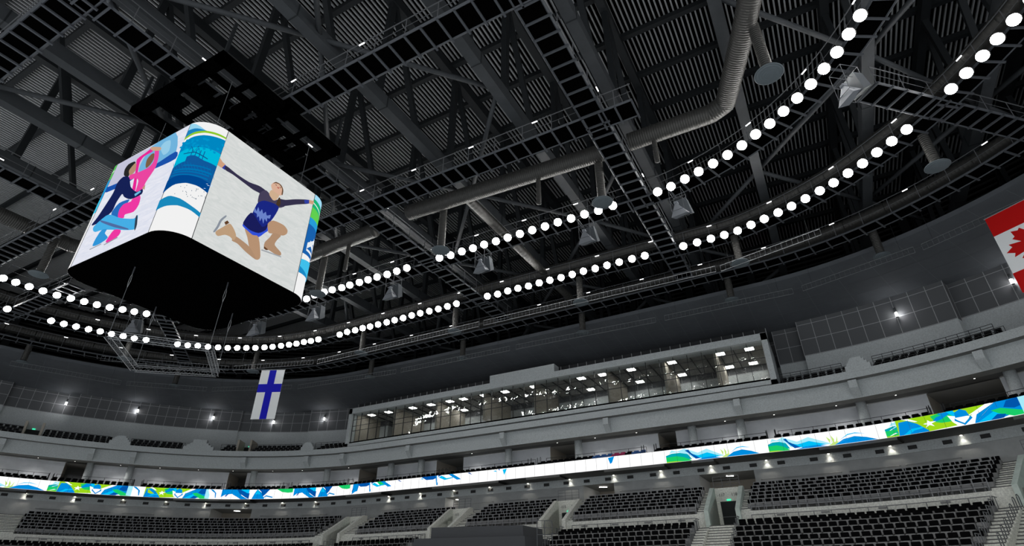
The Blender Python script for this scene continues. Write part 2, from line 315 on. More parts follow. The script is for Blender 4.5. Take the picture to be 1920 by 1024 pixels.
# ================================================================== ROOF
ZL, ZU = 21.9, 31.0
mb = MB()
mb.box(-98, 56, -12, 60.5, 31.15, 31.35, 'deck_black')  # black deck colour holds the shade of the deep gaps between ribs
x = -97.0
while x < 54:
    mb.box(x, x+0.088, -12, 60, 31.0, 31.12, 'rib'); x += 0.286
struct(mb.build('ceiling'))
mb = MB()
for k in range(20):
    y = -3.2+3.75*k*0.9
    mb.box(-88, 45, y-0.16, y+0.16, 30.62, 31.0, 'steel_darker')
tag(mb.build('roof_purlins'), 'dark steel purlins running across the trusses under the ribbed roof deck', 'roof beam')
truss_x = [-38.3, -32.76, -27.4, -21.7, -15.9, -10.2, -5.3, 0.42, 6.15, 11.4, 16.9, 22.4]
names = ['at the far left edge', 'second from the far left', 'left of the black rigging', 'passing over the black rigging', 'just right of the black rigging',
         'left of the central long catwalk', 'beside the central long catwalk', 'right of the central long catwalk', 'crossing the upper right lamp curve',
         'beyond the upper right lamp curve', 'over the upper right corner', 'at the extreme right corner']
for i, tx in enumerate(truss_x):
    e = empty('roof_truss', (tx, 24, ZL), 'dark steel roof truss %s' % names[i], 'roof truss', 'roof trusses')
    def lc(a): return a
    b = MB(); b.box(-0.27, 0.27, -34, 35.5, 0, 0.75, 'steel_dark')
    for yy in range(-33, 35, 6): b.box(-0.29, 0.29, yy, yy+0.06, -0.01, 0.76, 'steel_darker')
    b.build('bottom_chord', e)
    b = MB(); b.box(-0.24, 0.24, -34, 35.5, 8.0, 8.75, 'steel_darker'); b.build('top_chord', e)
    for k in range(11):
        y0 = -35.45+6.5*k+ (3.25 if i % 2 else 0)
        if -34 < y0 < 35:
            b = MB(); b.beam((0, y0, 0.7), (0, y0, 8.1), 0.32, 0.36, 'steel_darker', up=(1, 0, 0)); b.build('web_post', e)
        if -34 < y0 and y0+3.25 < 35.4:
            b = MB(); b.beam((0, y0+0.2, 8.1), (0, y0+3.25, 0.7), 0.26, 0.3, 'steel_darker', up=(1, 0, 0)); b.build('web_diagonal', e)
# diamond bracing tubes between bottom chords
for i in range(len(truss_x)-1):
    xa, xb = truss_x[i], truss_x[i+1]
    e = empty('roof_bracing', ((xa+xb)/2, 24, ZL+0.35), 'diagonal round bracing tubes in the roof bay %s' % names[i], 'bracing', 'roof bracing bays')
    for k in range(-3, 6):
        ya = (10.55 if (i % 2 == 0) else 17.05)+13*k; yb = ya+6.5
        for (p, q) in (((xa, ya), (xb, yb)), ((xa, ya), (xb, ya-6.5))):
            if min(p[1], q[1]) < -10 or max(p[1], q[1]) > 59 or (i*7+k*3) % 5 == 0: continue
            b = MB(); cx_, cy_ = (xa+xb)/2, 24
            b.tube([(p[0]-cx_, p[1]-cy_, 0), (q[0]-cx_, q[1]-cy_, 0)], 0.13, 'steel_dark', 8)
            b.build('bracing_tube', e, smooth=True)
# perimeter wall of ribbed siding behind the soffit
mb = MB()
sweep(mb, [(24, 8), (24, 31.2)], -100, 60, 'deck_black', 1.5)
z = 18.6
while z < 31:
    sweep(mb, [(23.9, z), (23.8, z+0.04), (23.8, z+0.16), (23.9, z+0.2)], -100, 60, 'side_rib', 1.5); z += 0.5
struct(mb.build('wall_perimeter'))
for k, s in enumerate(range(-60, 44, 6)):
    p = P(s, 22.8); t = T(s); b = MB(); b.obox((0, 0), t, 0.35, 0.5, 18.5-p[1]*0, 31, 'steel_darker')
    o = b.build('roof_column'); o.location = (p[0], p[1], 0)
    tag(o, '%s dark steel column from the left behind the soffit edge' % nth(k), 'column', 'perimeter columns')
# ------------------------------------------------------------------ catwalks
def catwalk(path, z, label, w_=1.08, side=1, rung=0.82, rail=(True, True), lights=None, lampstep=4.4, closed=False):
    """path = inner edge polyline, plate lies to the left normal * side"""
    c = path[len(path)//2]
    e = empty('catwalk', (c[0], c[1], z), label, 'catwalk', 'ceiling catwalks')
    L_ = [(p[0]-c[0], p[1]-c[1]) for p in path]
    inner = L_; outer = offset(L_, -w_*side) if side else L_
    b = MB()
    vs = [(p[0], p[1], 0.0) for p in inner]+[(p[0], p[1], 0.0) for p in outer]; n = len(inner)
    vs += [(v[0], v[1], 0.05) for v in vs]
    fs = []
    for i in range(n-1):
        fs.append((i, i+1, n+i+1, n+i)); fs.append((2*n+i, 3*n+i, 3*n+i+1, 2*n+i+1))
    fs += [(0, n, 3*n, 2*n), (n-1, 3*n-1, 4*n-1, 2*n-1)]
    b.add(vs, fs, 'black'); b.build('deck_plate', e)
    b = MB()
    for ln in (inner, outer):
        b = MB(); b.tube([(*q, 0.03) for q in ln], 0.075, 'steel_catwalk', 4); b.build('edge_beam', e)
    ri = resample(inner, rung)
    full = list(ri)
    # matching outer points by nearest
    for p in full:
        q = min(range(n), key=lambda k: (inner[k][0]-p[0])**2+(inner[k][1]-p[1])**2)
        a = inner[max(0, q-1)]; d = inner[min(n-1, q+1)]; l = hypot(d[0]-a[0], d[1]-a[1]); nx, ny = (d[1]-a[1])/l*side, -(d[0]-a[0])/l*side
        # normal used by offset(-w*side)
        b = MB(); b.beam((p[0]-nx*0.03, p[1]-ny*0.03, -0.06), (p[0]+nx*(w_+0.12), p[1]+ny*(w_+0.12), -0.06), 0.085, 0.08, 'steel_catwalk'); b.build('cross_bar', e)
    for k, ln in enumerate((inner, outer)):
        if not rail[k]: continue
        b = MB()
        for i in range(n-1):
            b.beam((*ln[i], 1.08), (*ln[i+1], 1.08), 0.035, 0.035, 'rail_grey')
            b.beam((*ln[i], 0.58), (*ln[i+1], 0.58), 0.018, 0.018, 'rail_grey')
        for p in resample(ln, 1.64): b.beam((p[0], p[1], 0.0), (p[0], p[1], 1.08), 0.028, 0.028, 'rail_grey')
        b.build('railing', e)
    return e, inner, outer, c
def strip_lights(path, z, off, phase, step, where):
    pp = offset(path, off)
    pts = resample(pp, step); pts = pts[1:-1] if len(pts) > 3 else pts
    for j_, p in enumerate(pts):
        q = min(range(len(pp)), key=lambda k: (pp[k][0]-p[0])**2+(pp[k][1]-p[1])**2)
        a = pp[max(0, q-1)]; d = pp[min(len(pp)-1, q+1)]; l = hypot(d[0]-a[0], d[1]-a[1]); t = ((d[0]-a[0])/l, (d[1]-a[1])/l)
        e = empty('work_light', (p[0], p[1], z), '%s small white work light from the left on the %s' % (nth(j_), where), 'work light', 'work lights on the %s' % where)
        b = MB(); b.obox((0, 0), t, 0.15, 0.022, -0.04, -0.005, 'tube_white'); b.build('tube', e)
        b = MB(); b.obox((0, 0), t, 0.16, 0.03, 0.0, 0.02, 'rail_dark'); b.build('housing', e)
ZC = 20.0
def straight(x0, y0, x1, y1, step=1.0):
    n = max(1, int(hypot(x1-x0, y1-y0)/step)); return [(x0+(x1-x0)*i/n, y0+(y1-y0)*i/n) for i in range(n+1)]
CW = [
 (straight(-48, 3.10, -19.5, 3.10), -1, (True, False), 'straight catwalk nearest the top left corner of the view'),
 (straight(-47.2, 11.05, -5.4, 11.05), -1, (True, False), 'long straight catwalk passing over the scoreboard'),
 (straight(-36, 18.88, -4.0, 18.88), -1, (True, False), 'straight catwalk right of the scoreboard ending at the central crossing'),
 (straight(-36.25, 3.1, -36.25, 11.0), 1, (False, True), 'short catwalk at the left edge behind the scoreboard'),
 (straight(-21.5, 2.0, -21.5, 37.0), 1, (False, True), 'long catwalk running from the scoreboard rigging to the outer ring'),
 (straight(-6.55, 4.0, -6.55, 37.2), 1, (False, True), 'long catwalk of the middle crossing, from the top edge to the outer ring'),
 (straight(5.2, 24.0, 13.0, 31.5), 1, (False, True), 'diagonal catwalk joining the lamp rings at the right corner'),
 (straight(-45.5, 22.1, -54.5, 30.5), 1, (True, False), 'diagonal catwalk joining the lamp rings at the left corner'),
 (straight(-46.0, 15.9, -60.0, 15.9), 1, (True, False), 'cross catwalk at the far left edge between the lamp rings'),
]
for (pth, sd, rl, lab) in CW:
    catwalk(pth, ZC, lab, side=sd, rail=rl)
strip_lights(CW[0][0], ZC+1.05, 0.0, 0, 4.2, 'top left catwalk'); strip_lights(CW[1][0], ZC+1.05, 0.0, 0, 4.2, 'catwalk over the scoreboard')
strip_lights(CW[2][0], ZC+1.05, 0.0, 0, 3.85, 'catwalk right of the scoreboard'); strip_lights(CW[4][0], ZC+1.05, -1.1, 0, 6.3, 'catwalk to the outer ring')
strip_lights(CW[5][0], ZC+1.05, -1.1, 0, 7.2, 'middle crossing catwalk'); strip_lights(CW[3][0], ZC+1.05, 0, 0, 4.0, 'short left catwalk')
def arc(cx, cy, r, a0, a1, n=16): return [(cx+r*sin(radians(a0+(a1-a0)*i/n)), cy+r*cos(radians(a0+(a1-a0)*i/n))) for i in range(n+1)]
ring1 = arc(-36.4, 13.55, 12.55, -92, 0)+straight(-35.4, 26.11, -7.6, 26.14)[0:]+arc(-6.52, 12.68, 13.46, 0, 80, 20)
def dedupe(pth):
    out = [pth[0]]
    for p in pth[1:]:
        if hypot(p[0]-out[-1][0], p[1]-out[-1][1]) > 0.3: out.append(p)
    return out
ring1 = dedupe(ring1)
ring2 = dedupe(catmull([(-54.9, 14.0), (-54.86, 15.81), (-54.22, 18.68), (-53.3, 21.15), (-52.17, 23.46), (-50.2, 26.2), (-47.77, 28.66), (-45.6, 30.13), (-43.3, 31.26), (-40.8, 31.93), (-38.4, 32.27), (-35.1, 32.42), (-30, 32.45), (-20, 32.48), (-12, 32.5), (-5, 32.54), (-2.4, 32.5), (-0.73, 32.15), (1.67, 31.28), (3.95, 30.07), (6.03, 28.4), (7.3, 27.22), (8.93, 25.21), (9.9, 23.69), (10.73, 22.18), (11.7, 19.8), (12.3, 17.0)], 5))
ring3 = [P(s, 5.25) for s in srange(-50, 38, 0.9)]
catwalk(offset(ring1, 0.12), ZC, 'inner ring catwalk carrying the inner curve of floodlights', rail=(True, False), side=-1, w_=0.95)
catwalk(offset(ring2, 0.12), ZC, 'outer ring catwalk carrying the outer curve of floodlights', rail=(True, False), side=-1, w_=0.95)
catwalk(ring3, ZC, 'outermost unlit ring catwalk next to the dark soffit', rail=(True, False), side=-1, w_=0.98, rung=1.0)
strip_lights(ring1, ZC+1.05, 0.12, 0, 3.6, 'inner ring catwalk'); strip_lights(ring2, ZC+1.05, 0.12, 0, 3.9, 'outer ring catwalk'); strip_lights(ring3, ZC+1.05, 0, 0, 4.4, 'outermost ring catwalk')
# ------------------------------------------------------------------ floodlights
def make_flood():
    e = empty('floodlight', (0, 0, 0), 'x', 'floodlight')
    b = MB(); n = 20; prof = [(-0.05, 0.25), (0.10, 0.255), (0.14, 0.225), (0.26, 0.15), (0.40, 0.12), (0.44, 0.05)]
    pts = [(0, 0, z) for z, r in prof]
    b.tube(pts, [r for z, r in prof], 'housing', n); b.build('housing', e, smooth=True)
    b = MB(); b.tube([(0, 0, 0.0), (0, 0, -0.05), (0, 0, -0.10), (0, 0, -0.135), (0, 0, -0.15)], [0.24, 0.235, 0.19, 0.11, 0.03], 'flood_lens', n); b.build('lens', e, smooth=True)
    b = MB()
    b.tube([(0.27, 0, 0.12), (0.27, 0, 0.38), (0.12, 0, 0.5), (-0.12, 0, 0.5), (-0.27, 0, 0.38), (-0.27, 0, 0.12)], 0.018, 'steel_catwalk', 6); b.build('bracket', e)
    return e
fl0 = make_flood(); used = False
def place_flood(x, y, label, group):
    global used
    o = fl0 if not used else copy_tree(fl0); used = True
    x, y = x*0.9885, y*0.9885; o.location = (x, y, ZC-0.25)
    v = Vector((-5.0-x, 3.0-y, -21.5)); v.normalize()
    o.rotation_mode = 'QUATERNION'; o.rotation_quaternion = (-v).to_track_quat('Z', 'Y')
    o['label'] = label; o['group'] = group
FG = [(FL_inner, 'inner ring curve left of the scoreboard'), (FL_midL, 'inner ring row right of the scoreboard'),
      (FL_mid1, 'inner ring row left of the middle crossing'), (FL_mid2, 'inner ring curve rising top right'),
      (FL_outM, 'outer ring row left of the middle crossing'), (FL_outL, 'outer ring row nearer the scoreboard'),
      (FL_outLL, 'outer ring curve above the blue cross flag'), (FL_outLLL, 'outer ring at the far left edge'),
      (FL_outR, 'outer ring curve right of the middle crossing'), (FL_outRR, 'outer ring at the top right corner')]
FL_mid2 += [(-6.52+13.46*sin(radians(a)), 12.68+13.46*cos(radians(a))) for a in (68, 72, 76, 80)]
FL_outRR += [(11.12, 21.3), (11.45, 20.4), (11.75, 19.5)]
for lst, lab in FG:
    for j_, (x, y) in enumerate(lst): place_flood(x, y, '%s lit round floodlight from the left, %s' % (nth(j_), lab), 'floodlights, '+lab)
# ------------------------------------------------------------------ ducts
def duct(path3, r, label, ringstep=0.12, n=14, cat='ventilation duct'):
    # a spiral duct: alternating radii give the seams
    pts = []; rr = []
    for i in range(len(path3)-1):
        a, b_ = path3[i], path3[i+1]; L = sqrt(sum((a[k]-b_[k])**2 for k in range(3))); m_ = max(1, int(L/ringstep))
        for j in range(m_):
            for (f, q) in ((0.0, 1.0), (0.74, 1.0), (0.82, 1.018), (0.94, 1.018)):
                t = (j+f)/m_; pts.append(tuple(a[k]+(b_[k]-a[k])*t for k in range(3))); rr.append(r*q)
    pts.append(path3[-1]); rr.append(r)
    c = path3[0]; pts = [tuple(p[k]-c[k] for k in range(3)) for p in pts]
    b = MB(); b.tube(pts, rr, 'duct', n); o = b.build('ventilation_duct', smooth=True, loc=c)
    return tag(o, label, cat)
ZD = 21.05
duct([(2.6, 12.5, ZD), (1.83, 16.6, ZD), (1.15, 18.6, ZD), (-0.25, 22.3, ZD), (-1.0, 22.65, ZD), (-5.3, 22.65, ZD)], 0.48, 'fat grey spiral duct bending up to the top edge, right of the middle crossing')
duct([(-6.8, 22.7, ZD), (-19.6, 22.05, ZD)], 0.48, 'fat grey spiral duct across the centre of the ceiling')
duct([(-22.7, 22.5, ZD), (-34.0, 22.9, ZD), (-39.0, 19.5, ZD), (-42.4, 13.8, ZD), (-42.5, 9.0, ZD)], 0.48, 'fat grey spiral duct passing behind the scoreboard to the left edge')
d2 = [(p[0], p[1], ZD+0.05) for p in offset(ring2, 0.62)]
duct(d2[::3], 0.42, 'long spiral duct following the outer curve of floodlights', 0.2)
d3 = [(*P(s, 6.3), ZD+0.05) for s in srange(-50, 38, 1.8)]
duct(d3, 0.42, 'long spiral duct following the outermost ring catwalk', 0.2)
duct([(-15.5, 22.3, ZD), (-15.3, 31.9, ZD-0.1), (-15.3, 38.4, ZD)], 0.30, 'thinner branch duct crossing from the centre duct to the outermost ring', 0.3)
def drop(x, y, z0, z1, r, disc, label):
    e = empty('duct_outlet', (x, y, z1), label, 'duct outlet')
    pts = []; rr = []; n = int((z0-z1)/0.11)
    for j in range(n):
        for f, q in ((0, 1), (0.6, 1), (0.75, 1.07), (0.9, 1.07)): pts.append((0, 0, (z0-z1)*(1-(j+f)/n))); rr.append(r*q)
    pts.append((0, 0, 0.0)); rr.append(r)
    b = MB(); b.tube(pts, rr, 'duct', 12); b.build('flexible_pipe', e, smooth=True)
    if disc:
        b = MB(); R_ = disc
        prof = [(0.12, r*1.1), (0.02, R_*0.95), (-0.02, R_), (-0.04, R_*0.96)]
        b.tube([(0, 0, a) for a, q in prof], [q for a, q in prof], 'diffuser', 28)
        for q in (0.82, 0.64, 0.46, 0.28): b.tube([(0, 0, -0.03-(1-q)*0.05), (0, 0, -0.05-(1-q)*0.08), (0, 0, -0.055-(1-q)*0.08)], [R_*q*1.04, R_*q, R_*q*0.9], 'diffuser', 28)
        b.build('diffuser_disc', e)
    return e
for (x, y, lab) in [(1.6, 18.3, 'under the duct at the upper right'), (-7.2, 23.0, 'beside the middle crossing'), (-17.4, 22.8, 'at the left end of the centre duct'), (-28.0, 23.3, 'close to the right edge of the scoreboard'), (-41.8, 12.7, 'left of the scoreboard'),
                    (8.0, 28.1, 'on the far right of the outer floodlight curve'), (-1.9, 33.0, 'under the outer curve right of the middle crossing'), (-12.7, 33.2, 'under the outer row left of the middle crossing'),
                    (-23.3, 33.1, 'under the outer row right of the long catwalk'), (-32.8, 33.0, 'under the outer row nearest the flag'), (-44.6, 31.6, 'next to the blue cross flag'), (-51.8, 24.0, 'behind the small square truss')]:
    drop(x, y, ZD, 18.0, 0.22, 0.56, 'ribbed vertical duct with round diffuser disc, '+lab)
for (x, y, z1, lab) in [(-4.0, 22.7, 19.2, 'right of the middle crossing catwalk'), (-10.7, 22.6, 18.9, 'under the centre duct'), (-25.0, 22.6, 18.6, 'right of the scoreboard')]:
    drop(x, y, ZD, z1, 0.13, 0, 'thin ribbed pipe hanging open from the fat duct, '+lab)
for s_, lab in ((24.5, 'at the right above the maple leaf flag'), (17.5, 'above the suite glass right end'), (6.0, 'above the suite centre'), (-5.5, 'above the suite left of centre'), (-16, 'above the suite left end'), (-31.5, 'left of the blue cross flag'), (-41, 'at the far left')):
    p = P(s_, 6.9); drop(p[0], p[1], ZD, 18.5, 0.24, 0.5, 'ribbed vertical duct dropping beside the dark soffit, '+lab)
# ------------------------------------------------------------------ speaker horns
def make_speaker():
    e = empty('loudspeaker_cluster', (0, 0, 0), 'x', 'loudspeaker')
    b = MB(); b.hexa([(-.42, -.18, -1.02), (.62, -.18, -1.12), (.62, .35, -.8), (-.42, .35, -.7), (-.5, -.05, .3), (.35, -.05, .3), (.35, .45, .3), (-.5, .45, .3)], 'horn_dark'); b.build('hood', e)
    b = MB(); b.hexa([(-.62, -.70, -1.28), (.42, -.62, -1.18), (.50, -.12, -1.0), (-.50, -.12, -1.1), (-.36, -.34, -.12), (-.20, -.34, -.12), (-.20, -.16, -.12), (-.36, -.16, -.12)], 'horn_grey'); b.build('horn', e)
    b = MB(); b.box(-.40, -.16, -.38, -.12, -.12, .02, 'horn_grey'); b.build('driver_box', e)
    b = MB()
    for x in (-0.58, 0.25):
        for y in (-0.55, 0.45): b.beam((x, y, -0.75), (x, y, 0.85), 0.022, 0.022, 'rail_grey')
    for z in (-0.75, 0.05, 0.85):
        for y in (-0.55, 0.45): b.beam((-0.58, y, z), (0.25, y, z), 0.022, 0.022, 'rail_grey')
        for x in (-0.58, 0.25): b.beam((x, -0.55, z), (x, 0.45, z), 0.022, 0.022, 'rail_grey')
    b.build('frame', e)
    return e
spk = make_speaker()
for k, (x, y, rz, lab) in enumerate([(4.5, 20.5, -0.9, 'at the top right beside the diagonal catwalk'), (-3.6, 25.3, -0.1, 'right of the middle crossing'), (-8.9, 25.4, 0, 'left of the middle crossing'), (-15.8, 25.3, 0, 'below the centre duct'),
                       (-23.0, 25.4, 0, 'between the outer catwalk and the scoreboard'), (-30.0, 25.3, 0, 'touching the right edge of the scoreboard'), (-36.0, 25.1, 0.1, 'below the scoreboard underside'), (-43.8, 20.3, 0.8, 'behind the left cable of the square truss')]):
    o = spk if k == 0 else copy_tree(spk)
    o.scale = (.8, .8, .85); o.location = (x, y, 18.15); o.rotation_euler = (0, 0, rz); o['label'] = 'grey horn loudspeaker in a cage, '+lab; o['group'] = 'loudspeaker clusters under the inner ring'
# ================================================================== SCOREBOARD
SX0, SX1, SY0, SY1, SZ0, SZ1, SR = -24.92, -18.0, 8.1, 14.72, 11.05, 16.22, 0.98
e = empty('scoreboard', ((SX0+SX1)/2, (SY0+SY1)/2, SZ0), 'large four-sided video scoreboard with rounded corners showing figure skaters', 'scoreboard')
oc = ((SX0+SX1)/2, (SY0+SY1)/2, SZ0)
def L(p): return (p[0]-oc[0], p[1]-oc[1], p[2]-oc[2])
def corner(cx, cy, a0, n=10, r=SR): return [(cx+r*cos(radians(a0+90*i/n)), cy+r*sin(radians(a0+90*i/n))) for i in range(n+1)]
cA = corner(SX1-SR, SY0+SR, -90); cB = corner(SX1-SR, SY1-SR, 0); cC = corner(SX0+SR, SY1-SR, 90); cD = corner(SX0+SR, SY0+SR, 180)
outline = cA+cB+cC+cD
b = MB(); n = len(outline)
b.add([L((x, y, SZ0)) for x, y in outline], [tuple(range(n-1, -1, -1))], 'black')
b.build('underside_plate', e)
b = MB(); b.add([L((x, y, SZ1)) for x, y in outline], [tuple(range(n))], 'black'); b.build('top_plate', e)
ice_led = led_ice('screen_ice_grey', (0.62, 0.65, 0.64), (0.74, 0.75, 0.74)); ice2 = led_ice('screen_ice_blue', (0.70, 0.73, 0.84), (0.86, 0.86, 0.92)); wh = led((0.88, 0.88, 0.88))
def screen(name, p, q, m, lab):
    b = MB(); b.add([L((*p, SZ0)), L((*q, SZ0)), L((*q, SZ1)), L((*p, SZ1))], [(0, 1, 2, 3)], m)
    d = hypot(q[0]-p[0], q[1]-p[1]); u = ((q[0]-p[0])/d, (q[1]-p[1])/d)
    for pt in (p, q): b.obox((pt[0]-oc[0], pt[1]-oc[1]), u, 0.012, 0.006, 0, SZ1-SZ0, 'led_frame')
    o = b.build(name, e); o['label'] = lab; return o
sR = screen('screen', (SX1, SY0+SR), (SX1, SY1-SR), ice_led, 'screen showing a kneeling figure skater in a blue dress')
sL = screen('screen', (SX0+SR, SY0), (SX1-SR, SY0), ice2, 'screen showing a skating couple in pink and navy')
screen('screen', (SX1-SR, SY1), (SX0+SR, SY1), ice2, 'plain pale screen on the far side'); screen('screen', (SX0, SY1-SR), (SX0, SY0+SR), ice_led, 'plain pale screen on the left far side')
def tri_fan(poly):   # ear clipping
    pts = list(range(len(poly))); A = sum(poly[i][0]*poly[(i+1) % len(poly)][1]-poly[(i+1) % len(poly)][0]*poly[i][1] for i in range(len(poly)))
    if A < 0: pts.reverse()
    out = []; guard = 0
    def cr(a, b_, c): return (poly[b_][0]-poly[a][0])*(poly[c][1]-poly[a][1])-(poly[b_][1]-poly[a][1])*(poly[c][0]-poly[a][0])
    while len(pts) > 3 and guard < 500:
        guard += 1; ok = False
        for i in range(len(pts)):
            a, b_, c = pts[i-1], pts[i], pts[(i+1) % len(pts)]
            if cr(a, b_, c) <= 1e-12: continue
            if any(cr(a, b_, q) >= 0 and cr(b_, c, q) >= 0 and cr(c, a, q) >= 0 for q in pts if q not in (a, b_, c)): continue
            out.append((a, b_, c)); pts.pop(i); ok = True; break
        if not ok: break
    if len(pts) >= 3:
        for i in range(1, len(pts)-1): out.append((pts[0], pts[i], pts[i+1]))
    return out
def art(parent, items, place, name):
    b = MB()
    for k, (col, poly) in enumerate(items):
        vs = [place(a, z, 0.004+0.0022*k) for a, z in poly]; b.add(vs, tri_fan(poly), led(col))
    return b.build(name, parent)
def smooth_poly(p):
    if len(p) < 5: return p
    n = len(p); out = []
    for i in range(n):
        p0, p1, p2, p3 = p[i-1], p[i], p[(i+1) % n], p[(i+2) % n]
        a = hypot(p2[0]-p1[0], p2[1]-p1[1]); q = 0.8
        for t in (0.0, 0.33, 0.67):
            out.append(tuple((1-q)*(p1[k]+(p2[k]-p1[k])*t)+q*0.5*((2*p1[k])+(-p0[k]+p2[k])*t+(2*p0[k]-5*p1[k]+4*p2[k]-p3[k])*t*t+(-p0[k]+3*p1[k]-3*p2[k]+p3[k])*t**3) for k in (0, 1)))
    return out
art(sR, [(c, [(min(max(a, SY0+SR), SY1-SR), z) for a, z in smooth_poly(p)]) for c, p in ART_R], lambda a, z, d: L((SX1+d, a, z)), 'picture')
def cl(a): return min(max(a, SX0+SR), SX1-SR)
art(sL, [(c, [(cl(a), min(z, SZ1)) for a, z in smooth_poly(p)]) for c, p in ART_L], lambda a, z, d: L((a, SY0-d, z)), 'picture')
def corner_panel(cx, cy, a0, items, lab):
    # panel wraps the corner; art given in t (0..1 along the arc), v (0 top .. 1 bottom)
    b = MB(); N = 14
    def pt(t, v, d=0.0):
        a = radians(a0+90*t); return L((cx+(SR+d)*cos(a), cy+(SR+d)*sin(a), SZ1-(SZ1-SZ0)*v))
    b.add([pt(i/N, 1) for i in range(N+1)]+[pt(i/N, 0) for i in range(N+1)], [(i, i+1, N+2+i, N+1+i) for i in range(N)], wh)
    o = b.build('corner_panel', e); o['label'] = lab
    b = MB()
    for k, (col, top, bot, t0, t1) in enumerate(items):   # bands: top(t), bot(t) as lists of v at equally spaced t
        def f(lst, u):
            x = u*(len(lst)-1); i = min(int(x), len(lst)-2); return lst[i]+(lst[i+1]-lst[i])*(x-i)
        m_ = max(2, int(N*(t1-t0))); vs = []
        for i in range(m_+1):
            u = i/m_; t = t0+(t1-t0)*u; vs += [pt(t, f(top, u), 0.004+0.0022*k), pt(t, f(bot, u), 0.004+0.0022*k)]
        b.add(vs, [(2*i+1, 2*i+3, 2*i+2, 2*i) for i in range(m_)], led(col))
    b.build('picture', o)
NB = [((0.30, 0.66, 0.85), [0.0, 0.015, 0.05, 0.09, 0.12], [0.13, 0.13, 0.13, 0.13, 0.13], 0, .72),
      ((0.01, 0.22, 0.52), [0.07, 0.065, 0.08, 0.10, 0.10], [0.32, 0.3, 0.28, 0.26, 0.24], 0, 1),
      ((0.88, 0.88, 0.88), [0.165, 0.12, 0.10, 0.09, 0.08], [0.205, 0.155, 0.13, 0.115, 0.10], 0, 1),
      ((0.27, 0.58, 0.02), [0.145, 0.105, 0.085, 0.075, 0.07], [0.17, 0.13, 0.105, 0.095, 0.085], 0, 1),
      ((0.0, 0.24, 0.53), [0.205, 0.155, 0.13, 0.115, 0.10], [0.3, 0.27, 0.25, 0.24, 0.22], 0, 1),
      ((0.0, 0.47, 0.70), [0.30, 0.27, 0.25, 0.24, 0.24], [0.46, 0.43, 0.40, 0.37, 0.36], 0, 1),
      ((0.005, 0.10, 0.33), [0.35, 0.33, 0.34, 0.36, 0.36], [0.42, 0.42, 0.42, 0.42, 0.42], .3, .78),
      ((0.005, 0.10, 0.33), [0.44, 0.40, 0.375, 0.36, 0.36], [0.67, 0.61, 0.59, 0.59, 0.61], 0, 1),
      ((0.0, 0.17, 0.45), [0.52, 0.50], [0.53, 0.51], .05, .9), ((0.0, 0.17, 0.45), [0.47, 0.44], [0.485, 0.455], .1, .95), ((0.0, 0.17, 0.45), [0.495, 0.47], [0.505, 0.48], .08, .9),
      ((0.0, 0.17, 0.45), [0.43, 0.41], [0.44, 0.42], .3, .9), ((0.0, 0.06, 0.27), [0.56, 0.53, 0.52, 0.52, 0.53], [0.67, 0.61, 0.585, 0.59, 0.61], 0, 1),
      ((0.01, 0.25, 0.50), [0.735, 0.71, 0.73, 0.765, 0.79], [0.825, 0.80, 0.79, 0.80, 0.825], 0, 1)]
for t in (.38, .47, .56, .64): NB.append(((0.005, 0.10, 0.33), [0.28, 0.28], [0.36, 0.36], t, t+.018))
random.seed(3)
for k in range(26):
    t = random.uniform(.35, .97); v = random.uniform(.61, .71); NB.append(((0.02, 0.08, 0.16), [v, v], [v+.006, v+.007], t, t+.012))
for k in range(34):
    t = random.uniform(.05, .93); v = random.uniform(.15, .25)+.06*(1-t); NB.append(((0.0, 0.30, 0.60), [v, v-.004, v], [v+.008, v+.018, v+.008], t, t+random.uniform(.04, .07)))
for k in range(14):
    u = .12+.06*k; NB.append(((0.0, 0.17, 0.45), [.43+.01*sin(k), .50], [.436+.01*sin(k), .506], u, min(.98, u+.10)))
for t0_, t1_, v0, v1 in ((.36, .40, .35, .28), (.40, .47, .28, .33), (.47, .52, .33, .27), (.52, .58, .27, .33), (.3, .5, .355, .33), (.5, .75, .33, .36)):
    NB.append(((0.005, 0.07, 0.22), [v0, v1], [v0+.008, v1+.008], t0_, t1_))
for k in range(16):
    t = random.uniform(.0, .16) if k < 9 else random.uniform(.85, .97); v = random.uniform(.55, .62); NB.append(((0.6, 0.75, 0.9), [v, v-.004], [v+.004, v], t, t+.03))
corner_panel(SX1-SR, SY0+SR, -90, NB, 'rounded corner panel with blue wave pattern and a small ship')
FB = [((0.35, 0.70, 0.9), [0.0, 0.0], [0.10, 0.10], 0, 1), ((0.01, 0.45, 0.18), [0.05, 0.09], [0.26, 0.26], 0, 1), ((0.12, 0.62, 0.08), [0.14, 0.17], [0.25, 0.26], 0, 1), ((0.8, 0.9, 0.8), [0.09, 0.16], [0.10, 0.175], 0, 1),
      ((0.02, 0.33, 0.68), [0.25, 0.25], [0.33, 0.33], 0, 1), ((0.01, 0.12, 0.42), [0.32, 0.32], [0.62, 0.60], 0, 1),
      ((0.8, 0.85, 0.9), [0.50, 0.40], [0.56, 0.44], 0.1, .5), ((0.8, 0.85, 0.9), [0.40, 0.44], [0.44, 0.57], 0.4, .8), ((0.8, 0.85, 0.9), [0.46, 0.50], [0.50, 0.55], 0.2, .6), ((0.8, 0.85, 0.9), [0.56, 0.55], [0.58, 0.58], 0.1, .9),
      ((0.05, 0.52, 0.82), [0.68, 0.60], [0.80, 0.79], 0, 1), ((0.01, 0.25, 0.55), [0.75, 0.80], [0.81, 0.80], 0, .6)]
corner_panel(SX1-SR, SY1-SR, 0, FB, 'rounded corner panel with green, blue and white pattern at the right edge')
corner_panel(SX0+SR, SY1-SR, 90, [], 'plain white rounded corner panel at the back')
